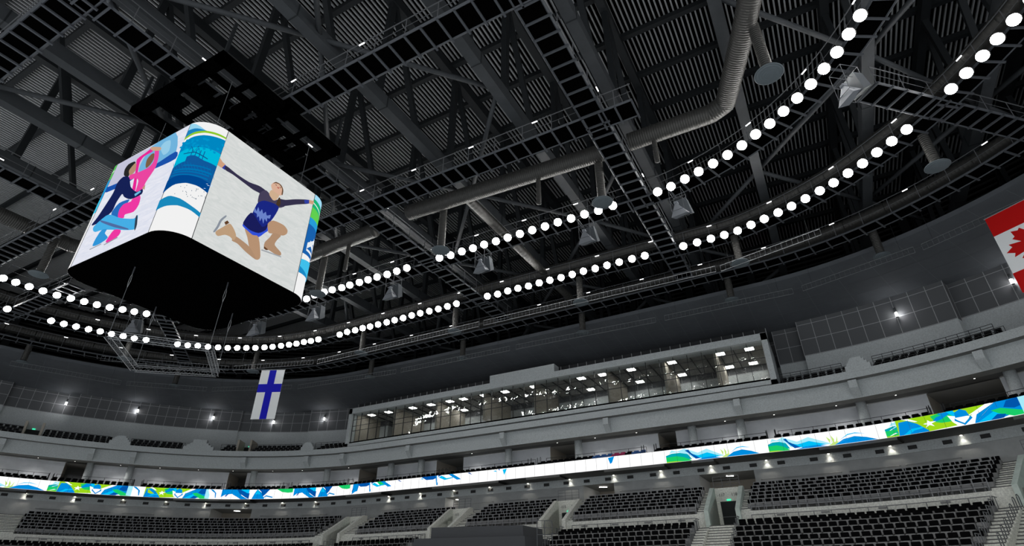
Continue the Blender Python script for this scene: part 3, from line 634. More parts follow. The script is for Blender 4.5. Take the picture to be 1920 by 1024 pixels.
LB = [((0.1, 0.6, 0.1), [0.0, 0.0], [0.16, 0.16], 0, 1), ((0.6, 0.85, 0.6), [0.08, 0.06], [0.10, 0.08], 0, 1), ((0.02, 0.33, 0.68), [0.16, 0.16], [0.40, 0.40], 0, 1), ((0.05, 0.55, 0.8), [0.36, 0.36], [0.50, 0.50], 0, 1)]
corner_panel(SX0+SR, SY0+SR, 180, LB, 'rounded corner panel with a green top at the left edge')
for (x, y) in ((-18.95, 9.02), (-19.0, 13.55), (-23.85, 9.15), (-23.9, 13.6)):
    b = MB(); b.tube([L((x, y, SZ1)), L((x, y, 19.55))], 0.011, 'lattice_dim', 6); b.build('suspension_cable', e)
# black rigging platform above it
e = empty('rigging_platform', (-21.3, 11.3, 19.5), 'flat black steel rigging platform with rectangular openings above the scoreboard', 'rigging platform')
b = MB()
x0, x1, y0, y1 = -3.3, 3.2, -3.45, 3.45
for (a, c, d, f) in ((x0, x1, y0, y0+.5), (x0, x1, y1-.5, y1), (x0, x0+.5, y0, y1), (x1-.5, x1, y0, y1), (-1.75, -1.6, y0, y1), (0.0, 0.55, y0, y1), (1.75, 1.9, y0, y1), (-1.7, x1, -1.85, -1.7), (-1.7, x1, -0.15, 0.15), (-1.7, x1, 1.5, 1.65)):
    b.box(a, c, d, f, 0, 0.35, 'black')
b.build('frame', e)
b = MB()
for k, (a, c, d, f) in enumerate(((-1.5, -.6, -3, -2.3), (.8, 1.5, -1.2, -.6), (.8, 1.6, .7, 1.2), (-1.5, -.6, .6, 1.2), (-2.7, -2.2, -1.3, -.6), (2, 2.5, -1.1, -.2), (.8, 1.5, 2.1, 2.7), (-1.5, -.6, 2, 2.5))):
    b = MB(); b.box(a, c, d, f, 0.12, 0.3, 'black'); b.build('motor_box', e)
b = MB()
for (a, d) in ((x0+.2, y0+.2), (x1-.2, y0+.2), (x0+.2, y1-.2), (x1-.2, y1-.2)): b = MB(); b.beam((a, d, .3), (a, d, 2.4), .12, .12, 'steel_darker'); b.build('hanger', e)
# ------------------------------------------------------------------ lattice trusses
def lattice(b, p, q, wd, m, r=0.022, bay=0.35, m2=None):
    d = [q[k]-p[k] for k in range(3)]; Lg = sqrt(sum(t*t for t in d)); u = (d[0]/Lg, d[1]/Lg); nx, ny = -u[1], u[0]
    offs = [(a*wd/2, c*wd/2) for a in (-1, 1) for c in (-1, 1)]
    def pt(t, o): return (p[0]+d[0]*t+nx*o[0], p[1]+d[1]*t+ny*o[0], p[2]+d[2]*t+o[1])
    for o in offs: b.beam(pt(0, o), pt(1, o), r*1.6, r*1.6, m)
    n_ = max(2, int(Lg/bay))
    for i in range(n_):
        t0, t1 = i/n_, (i+1)/n_
        for (o1, o2) in ((offs[0], offs[1]), (offs[2], offs[3]), (offs[0], offs[2]), (offs[1], offs[3])):
            if i % 2: o1, o2 = o2, o1
            b.beam(pt(t0, o1), pt(t1, o2), r*.75, r*.75, m2 or m)
ct = (-22.0, 11.6, 8.2)
e = empty('hanging_truss', ct, 'small square aluminium lattice truss hanging below the scoreboard', 'lighting truss')
cs = [(-21.75, 9.3), (-19.65, 11.85), (-21.95, 13.85), (-24.35, 11.8)]
for k in range(4):
    p, q = cs[k], cs[(k+1) % 4]; b = MB(); lattice(b, (p[0]-ct[0], p[1]-ct[1], 0), (q[0]-ct[0], q[1]-ct[1], 0), 0.22, 'alu', 0.0095, 0.14, 'lattice_dim'); b.build('truss_side', e)
for (x, y) in cs:
    b = MB(); X, Y = x-ct[0], y-ct[1]
    b.tube([(X, Y, 0.1), (X, Y, 1.95)], 0.010, 'lattice_dim', 6); b.build('hanging_cable', e); b = MB()
    b.tube([(X, Y, 1.95), (X-.07, Y, 2.2), (X-.05, Y, 2.45), (X, Y, 2.55), (X+.05, Y, 2.45), (X+.07, Y, 2.2), (X, Y, 1.95)], 0.010, 'alu', 6)
    b.build('cable_loop', e); b = MB(); b.tube([(X, Y, 2.55), (X, Y, 2.85)], 0.025, 'steel_catwalk', 6); b.build('shackle', e)
TRS = [((2.7, 31.6), (-3.1, 33.1), 'long bright lattice truss under the outer lamp curve, right of the middle crossing'), ((-3.4, 33.0), (-20.5, 32.85), 'long bright lattice truss left of the middle crossing'),
       ((-20.9, 32.85), (-37.6, 32.7), 'long lattice truss reaching toward the blue cross flag'), ((-38.0, 32.6), (-45.5, 30.2), 'lattice truss holding the blue cross flag'), ((-45.9, 30.0), (-53.5, 23.0), 'lattice truss at the left behind the square truss'),
       ((13.6, 32.9), (7.9, 36.3), 'lattice truss in front of the soffit, holding the maple leaf flag'), ((7.5, 36.4), (1.2, 38.5), 'lattice truss in front of the soffit, second from the right'),
       ((0.6, 38.6), (-8.2, 38.6), 'lattice truss in front of the soffit, third from the right'), ((-8.9, 38.6), (-20.6, 38.2), 'lattice truss in front of the soffit above the suite centre'),
       ((-21.2, 38.2), (-32.5, 38.0), 'lattice truss in front of the soffit above the suite left half'), ((-33.1, 38.0), (-44.4, 36.8), 'lattice truss in front of the soffit above the suite left end'),
       ((-45.0, 36.5), (-52.5, 33.2), 'lattice truss in front of the soffit, left of the flag'), ((-53.0, 32.9), (-58.2, 28.0), 'lattice truss in front of the soffit, second from the left'),
       ((-58.5, 27.6), (-61.8, 19.8), 'lattice truss in front of the soffit at the far left')]
for p, q, lab in TRS:
    c = ((p[0]+q[0])/2, (p[1]+q[1])/2, 18.0); e = empty('lighting_truss', c, lab, 'lighting truss', 'lattice trusses under the ceiling')
    m_ = 'alu' if lab.startswith('long') else 'lattice_dim'
    b = MB(); A_ = (p[0]-c[0], p[1]-c[1]); B_ = (q[0]-c[0], q[1]-c[1]); Lg = hypot(B_[0]-A_[0], B_[1]-A_[1]); nb_ = int(Lg/0.30)
    for zz in (-.2, .2): b.beam((*A_, zz), (*B_, zz), 0.026, 0.026, m_)
    for i in range(nb_+1):
        t0 = i/nb_; P0 = [A_[k]+(B_[k]-A_[k])*t0 for k in (0, 1)]
        b.beam((*P0, -.2), (*P0, .2), 0.012, 0.012, 'lattice_dim')
    b.build('lattice', e)
    b = MB()
    for t in (-.4, .4): b = MB(); b.tube([((q[0]-p[0])*t, (q[1]-p[1])*t, 0.2), ((q[0]-p[0])*t, (q[1]-p[1])*t, 3.9)], 0.008, 'rail_dark', 5); b.build('hanging_cable', e)
# ------------------------------------------------------------------ flags
FINA, FINB = (-42.77, 31.17), (-40.84, 32.08)
CANA, CANB = (10.43, 33.70), (12.24, 32.28)
def flag(p, q, zt, h, label, name, draw):
    c = ((p[0]+q[0])/2, (p[1]+q[1])/2); w_ = hypot(q[0]-p[0], q[1]-p[1]); rz = atan2(q[1]-p[1], q[0]-p[0])
    e = empty(name, (c[0], c[1], zt), label, 'flag', rz=rz)
    b = MB(); b.box(-w_/2, w_/2, -0.012, 0.012, -h, 0, 'flag_white'); b.build('cloth', e); draw(e, w_, h)
    b = MB(); b.tube([(-w_/2-.05, 0, 0.02), (w_/2+.05, 0, 0.02)], 0.025, 'alu', 8); b.build('top_bar', e)
def fin(e, w_, h):
    b = MB()
    for s_ in (-1, 1):
        y0, y1 = (0.0125, 0.016) if s_ > 0 else (-0.016, -0.0125)
        b.box(-w_*.14, w_*.15, y0, y1, -h, -.0, 'flag_blue'); b.box(-w_/2, w_/2, y0-.0005, y1+.0005, -h*.46, -h*.29, 'flag_blue')
    b.build('blue_cross', e)
MAPLE = [(0, .5), (.09, .33), (.19, .38), (.14, .10), (.29, .25), (.33, .18), (.5, .21), (.45, .06), (.5, .01), (.24, -.19), (.27, -.28), (.03, -.25), (.03, -.5)]
def can(e, w_, h):
    b = MB()
    for s_ in (-1, 1):
        y0, y1 = (0.0125, 0.016) if s_ > 0 else (-0.016, -0.0125)
        b.box(-w_/2, w_/2, y0, y1, -h*.25, 0, 'flag_red')
    b.build('red_band', e)
    b = MB()
    for y0, y1 in ((0.0125, 0.016), (-0.016, -0.0125)): b.box(-w_/2, w_/2, y0, y1, -h, -h*.75, 'flag_red')
    b.build('red_band', e)
    b = MB(); pl = MAPLE+[(-x, y) for x, y in reversed(MAPLE[1:])]; sc_ = h*.44
    poly = [(y*sc_, x*sc_) for x, y in pl]   # leaf lies on its side: flag hung by its short edge
    for yy in (-0.016, 0.016): b.add([(-x, yy, -h/2+z) for x, z in poly], tri_fan(poly), 'flag_red')
    b.build('maple_leaf', e)
flag(FINA, FINB, 17.6, 4.4, 'white hanging flag with a dark blue cross under the ceiling, left of centre', 'cross_flag', fin)
flag(CANA, CANB, 17.5, 4.45, 'red and white hanging flag with a red maple leaf at the right edge', 'maple_leaf_flag', can)
LAMPS = [(-69.01, 28.12, 17.6), (-65.81, 33.74, 17.79), (-60.88, 39.56, 17.78), (-55.78, 43.78, 17.62), (-49.9, 45.9, 17.73), (6.75, 45.01, 17.52), (13.07, 43.01, 17.56)]
# ================================================================== BOWL
SA, SB = -52, 38      # how far round the oval the stands are built
# ice floor
mb = MB(); pts = [P(s, -6.3) for s in srange(-48.3, 48.3, 2)]
pts += [(x, 2*CY-y) for x, y in reversed(pts)]
mb.add([(x, y, -3.0) for x, y in pts], [tuple(range(len(pts)-1, -1, -1))], 'ice'); struct(mb.build('floor'))
mb = MB(); sweep(mb, [(-6.3, -3.0), (-6.3, -1.9), (-6.1, -1.9), (-6.1, -3.0)], -50, 48, 'white_paint', 1.0)
sweep(mb, [(-6.1, -3.0), (0.0, -3.0), (0.0, 0.0)], -50, 48, 'concrete_dark', 1.0)
struct(mb.build('trim_1'))
VOM = [-17.75, -6.7, 2.85, 14.35, 26.35]; VH = 0.8; VHS = [.8, .8, .8, .8, .5]
LROW = [(6.1, 3.3)]+[(5.42-0.68*k, 3.12-0.33*k) for k in range(8)]      # D of seat back, floor z
UROW = [(7.45+0.60*k, 4.52+0.285*k) for k in range(6)]
def steps(rows, dfront):
    pr = []
    for (D, z) in reversed(rows): pr += [(D-0.45, z), (D+0.2, z)]
    return pr
lprof = [(0.3, 0.0)]+[q for (D, z) in reversed(LROW) for q in ((D-0.43, z), (D+0.25, z))]
mb = MB()
segs = [SA]+[x for v, q in zip(VOM, VHS) for x in (v-q, v+q)]+[SB]
for i in range(0, len(segs), 2):
    sweep(mb, lprof+[(6.35, 3.3), (6.75, 3.3), (6.75, 4.5), (6.95, 4.52)], segs[i], segs[i+1], ['concrete_dark']*(len(lprof)-1)+['concrete_pale']*4, 0.5)
    up = [(6.95, 4.52)]
    for (D, z) in UROW: up += [(D-0.35, z), (D+0.25, z)]
    sweep(mb, up+[(11.45, 5.96)], segs[i], segs[i+1], 'concrete_dark', 0.5)
    for s_ in (segs[i], segs[i+1]):      # cheeks of the stand beside each opening
        allp = lprof+[(6.35, 3.3), (6.75, 3.3), (6.75, 4.5), (6.95, 4.52)]+up[1:]+[(11.45, 5.96)]
        for k in range(len(allp)-1):
            (D0, z0), (D1, z1) = allp[k], allp[k+1]
            if D1-D0 < 1e-6: continue
            p, q = P(s_, D0), P(s_, D1); mb.add([(*p, -3), (*q, -3), (*q, z1), (*p, z0)], [(0, 1, 2, 3)], 'concrete_pale')
for v, VH in zip(VOM, VHS):    # stairs up into each vomitory and its floor
    pr = [(0.3, 0.0)]; n_ = 23
    ms = []
    for k in range(n_):
        z_ = 3.75*(k+1)/n_; pr += [(0.3+6.2*k/n_, z_-.045), (0.3+6.2*k/n_, z_), (0.3+6.2*(k+1)/n_, z_)]; ms += ['concrete_pale', 'step_shade', 'concrete_pale']  # dark band under each tread edge is painted shade
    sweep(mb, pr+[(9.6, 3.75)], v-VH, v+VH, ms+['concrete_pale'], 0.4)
    sweep(mb, [(9.9, 6.0), (11.45, 5.96)], v-VH, v+VH, 'concrete_pale', 0.4)
struct(mb.build('floor_stands'))
# radial stair flights beside the seat blocks (pale treads over the steps)
mb = MB()
def stair(s0, s1, rows, m='concrete_pale'):
    for (D, z) in rows:
        sweep(mb, [(D-0.43, z+0.005), (D-0.43, z+0.12), (D-0.43, z+0.165), (D-0.10, z+0.165), (D-0.10, z+0.28), (D-0.10, z+0.325), (D+0.25, z+0.325), (D+0.25, z)], s0, s1, [m, 'step_shade', m, m, 'step_shade', m, m], 0.5, caps=True)  # the dark bands put step-edge shade into the colour
GAPL = [(-41, -38.8), (-16.95, -15.9), (-8.0, -7.5), (3.65, 3.9), (12.9, 13.55), (15.15, 15.45), (25.15, 25.85), (26.85, 27.4)]
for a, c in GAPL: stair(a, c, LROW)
GAPU = [(-40.5, -37.7), (-19.6, -18.55), (-16.95, -15.4), (-7.95, -7.5), (-5.9, -4.6), (1.8, 2.05), (3.65, 4.3), (12.75, 13.55), (15.15, 15.95), (25.0, 25.7)]
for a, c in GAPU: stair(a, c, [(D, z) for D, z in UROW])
struct(mb.build('floor_stairs'))
# vomitory guard walls, back walls and doors
VL = ['at the left, beside the long seat block', 'left of the centre', 'near the centre', 'signed 117 and 118', 'at the right edge']
NUM = [('111', '112'), ('113', '114'), ('115', '116'), ('117', '118'), ('119', '120')]
for k, v in enumerate(VOM):
    VH = VHS[k]
    gm = 'vomitory_green' if k >= 3 else 'concrete_pale'
    for sg in (-1, 1):
        mb = MB(); s0 = v+sg*VH; s1 = s0+sg*(0.26 if k < 4 else 0.17)
        a, c = min(s0, s1), max(s0, s1)
        sweep(mb, [(6.5, 3.0), (6.5, 4.65), (9.35, 6.35), (9.75, 6.35), (9.75, 3.0)], a, c, gm, 0.3, caps=True, closed=True)
        o = mb.build('vomitory_wall'); tag(o, ('left' if sg < 0 else 'right')+' sloping concrete side wall of the stand exit '+VL[k], 'wall', 'vomitory side walls')
    p = P(v, 9.62); t = T(v, 9.6); rz = atan2(t[1], t[0])
    e = empty('exit_doorway', (p[0], p[1], 3.75), 'dark double exit door in the concrete stand opening '+VL[k], 'door', rz=rz)
    b = MB(); b.box(-1.0, -0.60, 0, .15, 0, 2.6, 'concrete_pale'); b.box(0.60, 1.0, 0, .15, 0, 2.6, 'concrete_pale'); b.box(-.6, .6, 0, .15, 1.75, 2.6, 'concrete_pale'); b.build('door_surround', e)
    b = MB(); b.box(-.58, .58, .05, .1, 0, 1.74, 'door_dark'); b.box(-.57, .57, .02, .05, .78, .82, 'rail_grey'); b.build('door_leaf', e)
    b = MB(); b.box(-.13, .13, -.05, 0, 1.77, 1.87, 'exit_green'); b.build('exit_sign', e)
    for j, tx in enumerate(NUM[k]):
        if k not in (0, 1, 2, 3): continue
        cu = bpy.data.curves.new('sector_number', 'FONT'); cu.body = tx; cu.size = 0.27; cu.align_x = 'CENTER'; cu.extrude = 0.004
        o = bpy.data.objects.new('sector_number', cu); COL.objects.link(o); o.parent = e; o.location = (-0.4 if j == 0 else 0.4, -0.012, 2.06); o.rotation_euler = (radians(90), 0, 0)
        cu.materials.append(M['text_dark'])
    # rail above the door
    b = MB()
    for z_ in (2.75, 2.95, 3.15, 3.35): b.beam((-.85, .1, z_), (.85, .1, z_), .022, .022, 'rail_grey')
    for x_ in (-.85, -.28, .28, .85): b.beam((x_, .1, 2.6), (x_, .1, 3.35), .025, .025, 'rail_grey')
    b.build('guard_rail', e)
# concourse level: fascia with vents, glazed strip, back wall
mb = MB()
COP = [(-28.2, -25.9), (-9.6, -8.2), (3.4, 5.9), (12.3, 16.0)]
prev = SA
for a, c in COP+[(SB, SB)]:
    sweep(mb, [(11.45, 5.0), (11.45, 7.62)], prev, a, 'concourse_wall', 0.5); prev = c
    if a < SB:
        sweep(mb, [(11.45, 7.62), (15.0, 7.62), (15.0, 5.96), (11.45, 5.96)], a, c, ['ceiling_suite', 'beige', 'concrete_dark'], 0.5)
        for s_ in (a, c):
            p, q = P(s_, 11.45), P(s_, 15.0); mb.add([(*p, 5.96), (*q, 5.96), (*q, 7.62), (*p, 7.62)], [(0, 1, 2, 3)], 'white_paint')
sweep(mb, [(11.45, 7.62), (11.38, 7.62), (11.38, 8.2)], SA, SB, 'concrete', 0.5)
struct(mb.build('wall_concourse'))
for j_, (s_, w_) in enumerate([(-27.0, .28), (-8.9, .28), (4.6, .3), (14.2, .25)]):
    p = P(s_, 12.6); t = T(s_, 12.6); e = empty('strip_light', (p[0], p[1], 7.58), '%s small lit strip light from the left inside a concourse opening' % nth(j_), 'strip light', rz=atan2(t[1], t[0])+.5)
    b = MB(); b.box(-w_, w_, -.06, .06, -.03, 0, 'suite_lens'); b.build('tube', e); b = MB(); b.box(-w_-.03, w_+.03, -.08, .08, 0, .04, 'housing'); b.build('housing', e)
for j_, s_ in enumerate([-36.5, -34.2, -31.9, -24.5, -22, -15.5, -12.5, -5.8, -2.6, 0.6, 7.5, 10, 17.5, 19.4, 21.3, 23.1]):
    b = MB(); c_ = P(s_, 11.3); wd = .95 if abs(s_) > L1 else 1.3
    ss_ = srange(s_-wd*.85, s_+wd*.85, .3)
    b.tube([(P(q, 11.25)[0]-c_[0], P(q, 11.25)[1]-c_[1], 0) for q in ss_], .028, 'alu', 6)
    for q in (ss_[0], ss_[-1]):
        a_, d_ = P(q, 11.25), P(q, 11.45); b.beam((a_[0]-c_[0], a_[1]-c_[1], 0), (d_[0]-c_[0], d_[1]-c_[1], 0), .03, .03, 'alu')
    tag(b.build('counter_rail', loc=(c_[0], c_[1], 6.95)), '%s thin bright wall rail from the left behind the upper stand' % nth(j_), 'rail', 'bright wall rails of the concourse')
mb = MB(); sweep(mb, [(9.22, 8.2), (11.38, 8.2)], SA, SB, 'soffit_paint', 0.5)
for a, c in [(-45, -38), (-30, -25.5), (-19.0, -15.0), (-9.5, -3.0), (-0.5, 2.4), (6.0, 10.5), (12.4, 13.9), (19.8, 22.5), (26, 30)]:
    sweep(mb, [(9.22, 8.2), (9.22, 8.04), (10.55, 8.04), (10.9, 8.2)], a, c, 'soffit_paint', 0.5)
sweep(mb, [(9.22, 8.2), (9.22, 9.12), (9.42, 9.12), (9.42, 8.72), (10.2, 8.72), (10.2, 8.95), (13.7, 8.95)], SA, SB, ['led_frame', 'led_frame', 'led_frame', 'concrete_dark', 'concrete_dark', 'concrete_dark'], 0.5)
struct(mb.build('floor_club'))
vs_ = []
s = -41.2
vent_s = [-40.3, -39.04, -37.82, -36.67, -35.34, -34.13, -32.88, -31.66, -30.61, -29.52, -28.39, -27.31, -26.22, -25.16, -24.04, -23.01, -21.91, -20.86, -19.79, -18.75, -17.0, -15.38, -13.71, -11.86, -10.15, -8.45, -6.69, -4.97, -3.22, -1.5, 0.26, 2.0, 3.74, 5.5, 7.27, 9.02, 10.76, 12.51, 14.27, 16.05, 17.83, 19.4, 20.55, 21.62, 22.65, 23.7, 24.78, 25.9, 27.0]
for j_, s in enumerate(vent_s):
    p = P(s, 11.36); t = T(s, 11.4); e = empty('vent_grille', (p[0], p[1], 7.92), '%s dark rectangular vent grille from the left in the concourse fascia' % nth(j_), 'vent', 'vent grilles along the concourse fascia', rz=atan2(t[1], t[0]))
    b = MB(); b.box(-.24, .24, -.02, .02, -.115, .115, 'rail_dark'); b.build('frame', e)
    b = MB()
    for k in range(5): b.box(-.215, .215, -.035, -.02, -.1+.042*k, -.082+.042*k, 'grille')
    b.build('slats', e)
down_s = [-38.05, -35.55, -32.9, -30.65, -28.55, -26.3, -24.1, -22.0, -15.75, -12.2, -8.6, -5.0, -1.35, 2.35, 6.0, 9.65, 13.25, 16.95, 19.95, 22.0, 24.15, 26.3]
for j_, s in enumerate(down_s):
    p = P(s, 11.24); e = empty('downlight', (p[0], p[1], 8.17), '%s small warm downlight from the left on the concourse fascia' % nth(j_), 'downlight', 'warm downlights along the concourse')
    b = MB(); b.tube([(0, 0, 0.03), (0, 0, -0.03)], 0.085, 'housing', 12); b.build('housing', e)
    b = MB(); b.tube([(0, 0, -0.03), (0, 0, -0.04)], 0.065, 'concourse_lens', 12); b.build('lens', e)
    li = bpy.data.lights.new('lamp', 'SPOT'); li.energy = 22; li.spot_size = radians(95); li.spot_blend = 0.7; li.shadow_soft_size = 0.05; li.color = (1, .93, .8)
    lo = bpy.data.objects.new('lamp', li); COL.objects.link(lo); lo.parent = e; lo.location = (0, 0, -0.06)
# ------------------------------------------------------------------ LED ribbon
mb = MB(); sweep(mb, [(9.2, 8.22), (9.2, 9.10)], SA, SB, led((1.05, 1.05, 1.05), 1.0), 0.3)
s = SA+1
while s < SB-1:
    x, y = P(s, 9.13); t = T(s, 9.13); mb.obox((x, y), t, 0.006, 0.003, 8.22, 9.10, 'led_frame'); s += 0.86 if abs(s) < L1 else 0.54
e = mb.build('video_ribbon'); tag(e, 'long glowing white video ribbon with blue, green and lime wave artwork around the balcony', 'video ribbon')
BL, CY2, DB, GR, LM, TE2, PC = (0.0, .26, .72), (0.0, .52, .92), (0.0, .09, .40), (0.01, .60, .14), (.34, .68, .01), (0.0, .38, .45), (.38, .83, .95)
PA = [(LM, [(0, 1), (.60, 1), (.50, .55), (.46, .1), (.2, 0), (0, 0)]), (BL, [(0, 0), (.02, .85), (.08, .88), (.14, .6), (.2, .1), (.205, 0)]), (CY2, [(.03, 0), (.09, .32), (.17, .36), (.17, .26), (.11, .2), (.07, 0)]),
      ((1, 1, 1), [(.05, 1), (.09, 1), (.15, .72), (.13, .72)]), (GR, [(.24, .9), (.30, 1), (.42, .8), (.42, .35), (.30, .38), (.26, .5)]), (BL, [(.24, .5), (.30, .98), (.40, 1), (.36, .7), (.28, .55)]),
      ((1, 1, 1), [(.18, .5), (.21, .55), (.215, .7), (.23, .58), (.27, .55), (.235, .45), (.25, .25), (.22, .38), (.19, .25), (.205, .42)]),
      (CY2, [(.35, 1), (.39, 1), (.43, .6), (.40, .5)]), ((1, 1, 1), [(.35, .75), (.40, .62), (.44, .5), (.5, .5), (.51, 0), (.40, 0), (.37, .3)]), (BL, [(.50, .0), (.53, .5), (.66, 1), (.82, 1), (.82, .3), (.66, 0)]),
      ((1, 1, 1), [(.46, .5), (.50, .55), (.64, 1), (.60, 1), (.50, .62)]), (BL, [(.395, .52), (.40, .85), (.44, 1), (.475, .85), (.485, .52)]), ((1, 1, 1), [(.405, .52), (.475, .52), (.47, .3), (.44, .12), (.41, .3)]), (BL, [(.39, .5), (.385, .35), (.44, .0), (.50, .35), (.49, .52), (.475, .35), (.44, .12), (.405, .35)]),
      (CY2, [(.52, 0), (.62, 0), (.70, .45), (.64, .5)]), (GR, [(.62, .55), (.68, .6), (.82, .18), (.86, 0), (.74, 0), (.66, .3)]), (DB, [(.70, .6), (.73, .95), (.80, 1), (.82, .55), (.76, .45)]), (DB, [(.60, 0), (.65, .28), (.70, .2), (.68, 0)]),
      ((1, 1, 1), [(.80, 1), (1, 1), (1, 0), (.86, 0), (.82, .5)]), (PC, [(.80, 1), (.86, 1), (.86, 0), (.80, .05)]), (BL, [(.86, 1), (.90, .95), (.95, .6), (.955, .1), (.945, .1), (.93, .6), (.88, .85)])]
PBm = [(PC, [(.03, .6), (.07, .95), (.13, .8), (.22, .98), (.36, .55), (.46, .78), (.64, .12), (.4, .1), (.2, .3)]), (CY2, [(.27, .55), (.36, .35), (.46, .5), (.6, .12), (.4, .1), (.3, .3)]), (TE2, [(0, .3), (0, .55), (.07, .68), (.16, .68), (.26, .5), (.30, .1)]),
       (GR, [(0, 0), (0, .42), (.12, .45), (.2, .32), (.28, .05), (.28, 0)]), (LM, [(0, 0), (0, .08), (.12, .07), (.2, 0)]), ((1, 1, 1), [(.0, .6), (.07, .74), (.16, .73), (.16, .69), (.07, .69), (0, .55)]),
       (DB, [(.22, .82), (.26, .85), (.29, .55), (.38, .12), (.33, .1), (.25, .65)]), ((1, 1, 1), [(.24, .6), (.31, .1), (.29, .1)]), (BL, [(.34, 0), (.42, .14), (.52, .16), (.60, 0)]),
       ((.55, .80, .20), [(.63, .1), (.605, .65), (.635, .4), (.625, .15)]), ((.55, .80, .20), [(.65, .1), (.645, .7), (.665, .4), (.66, .1)]), ((.55, .80, .20), [(.67, .1), (.695, .62), (.69, .3), (.68, .1)]), ((.55, .80, .20), [(.61, .0), (.66, .2), (.70, .22), (.67, .0)]), (BL, [(.66, 0), (.74, .32), (.83, .42), (.92, .25), (1, 0)]), (CY2, [(.70, .25), (.78, .62), (.84, .66), (.92, .5), (.83, .6), (.78, .55)])]
PCm = [(BL, [(0, .2), (0, 1), (.20, 1), (.28, .35), (.37, 0), (.26, 0), (.14, .55), (.05, .45)]), ((1, 1, 1), [(0, 0), (.03, .35), (.12, .5), (.2, .3), (.27, 0)]), (DB, [(.2, 1), (.30, 1), (.38, .6), (.38, 0), (.33, .2), (.24, .6)]), (CY2, [(.25, 1), (.37, 1), (.37, .6), (.3, .7)]),
       (BL, [(.42, 0), (.45, .6), (.48, 1), (.54, .7), (.60, 0)]), (CY2, [(.46, .5), (.49, 1), (.53, .5)]), (DB, [(.50, 1), (.66, 1), (.6, .45), (.57, .25), (.54, .75)]), (BL, [(.57, .12), (.62, .38), (.72, .2), (.71, .1), (.62, .25), (.58, .05)]),
       (GR, [(.76, 1), (.84, .68), (.93, .58), (1, .62), (1, 1)]), (DB, [(.05, .3), (.09, .6), (.10, .55), (.07, .25)])]
PDm = [(DB, [(-.5, 1), (-.35, .68), (-.15, .66), (0, .85), (.1, 1)]), (BL, [(-.08, 1), (-.04, .1), (.0, .1), (-.01, .6), (.02, 1)]), ((1, 1, 1), [(-.04, 1), (-.02, .35), (.0, .35), (0, 1)]), (CY2, [(.02, .8), (.2, .5), (.42, .62), (.46, .72), (.25, .66), (.1, .95)]), (BL, [(.3, 1), (.55, .42), (.66, .42), (.64, .52), (.42, 1)]),
       (CY2, [(1.55, .85), (1.62, .9), (1.65, .75)]), (DB, [(1.68, .98), (1.73, .98), (1.72, .84)]), (DB, [(.84, .95), (.98, .72), (.9, .97)])]
def ribbon_art(s0, s1, items, clip0=None, clip1=None):
    b = MB()
    for k, (c, poly) in enumerate(items):
        pp = []
        for i, (u, v) in enumerate(poly):      # subdivide edges so that art follows the curve
            u2, v2 = poly[(i+1) % len(poly)]; n_ = 1
            for j in range(n_): pp.append((u+(u2-u)*j/n_, v+(v2-v)*j/n_))
        # cut into vertical slices for the curve
        tris = tri_fan(pp)
        for tr_ in tris:
            P3 = [pp[i] for i in tr_]
            us = [q[0] for q in P3]; a0, a1 = min(us), max(us); nn = max(1, int((a1-a0)*abs(s1-s0)/0.45))
            for j in range(nn):
                c0, c1 = a0+(a1-a0)*j/nn, a0+(a1-a0)*(j+1)/nn
                poly2 = P3
                for lim, sg in ((c0, 1), (c1, -1)):
                    out = []
                    for i in range(len(poly2)):
                        A, B_ = poly2[i], poly2[(i+1) % len(poly2)]
                        ia, ib = sg*(A[0]-lim) >= -1e-9, sg*(B_[0]-lim) >= -1e-9
                        if ia: out.append(A)
                        if ia != ib:
                            t = (lim-A[0])/(B_[0]-A[0]); out.append((lim, A[1]+(B_[1]-A[1])*t))
                    poly2 = out
                    if len(poly2) < 3: break
                if len(poly2) < 3: continue
                vs = []
                for (u, v) in poly2:
                    ss_ = s0+(s1-s0)*u
                    if clip0 is not None: ss_ = max(ss_, clip0)
                    if clip1 is not None: ss_ = min(ss_, clip1)
                    x, y = P(ss_, 9.195-0.0045*(k+1)-0.02); vs.append((x, y, 8.22+0.88*min(1, max(0, v))))
                b.add(vs, [tuple(range(len(vs)))], led(c))
    o = b.build('ribbon_picture', e); return o
for a, c in ((-36.49, -31.63), (-31.63, -27.4), (22.61, 27.3), (27.3, 32)): ribbon_art(a, c, PA)
for a, c in ((-42.5, -37.1), (10.72, 16.9), (17.48, 21.9)): ribbon_art(a, c, PBm)
ribbon_art(22.2, 26.4, PBm, None, 22.61); ribbon_art(-37.0, -33, PBm, None, -36.49)
for a, c in ((-27.32, -22.8), (-22.74, -18.65)): ribbon_art(a, c, PCm)
ribbon_art(-18.63, -14.6, PCm[-2:]); ribbon_art(-18.4, -17.6, [(BL, [(0, 0), (.1, 1), (1, 1), (.8, .3), (.4, .2)])])
for a, c in ((-16.2, -12.7), (-8.9, -5.4)):
    ribbon_art(a, c, PDm[:5])
    for q in PDm[5:]: ribbon_art(a, c, [q])
ribbon_art(-2.6, -2.2, [(CY2, [(0, .9), (.4, .4), (1, .95)])]); ribbon_art(6.4, 6.9, [(BL, [(0, .9), (.3, .4), (.6, .5), (1, 1)])])
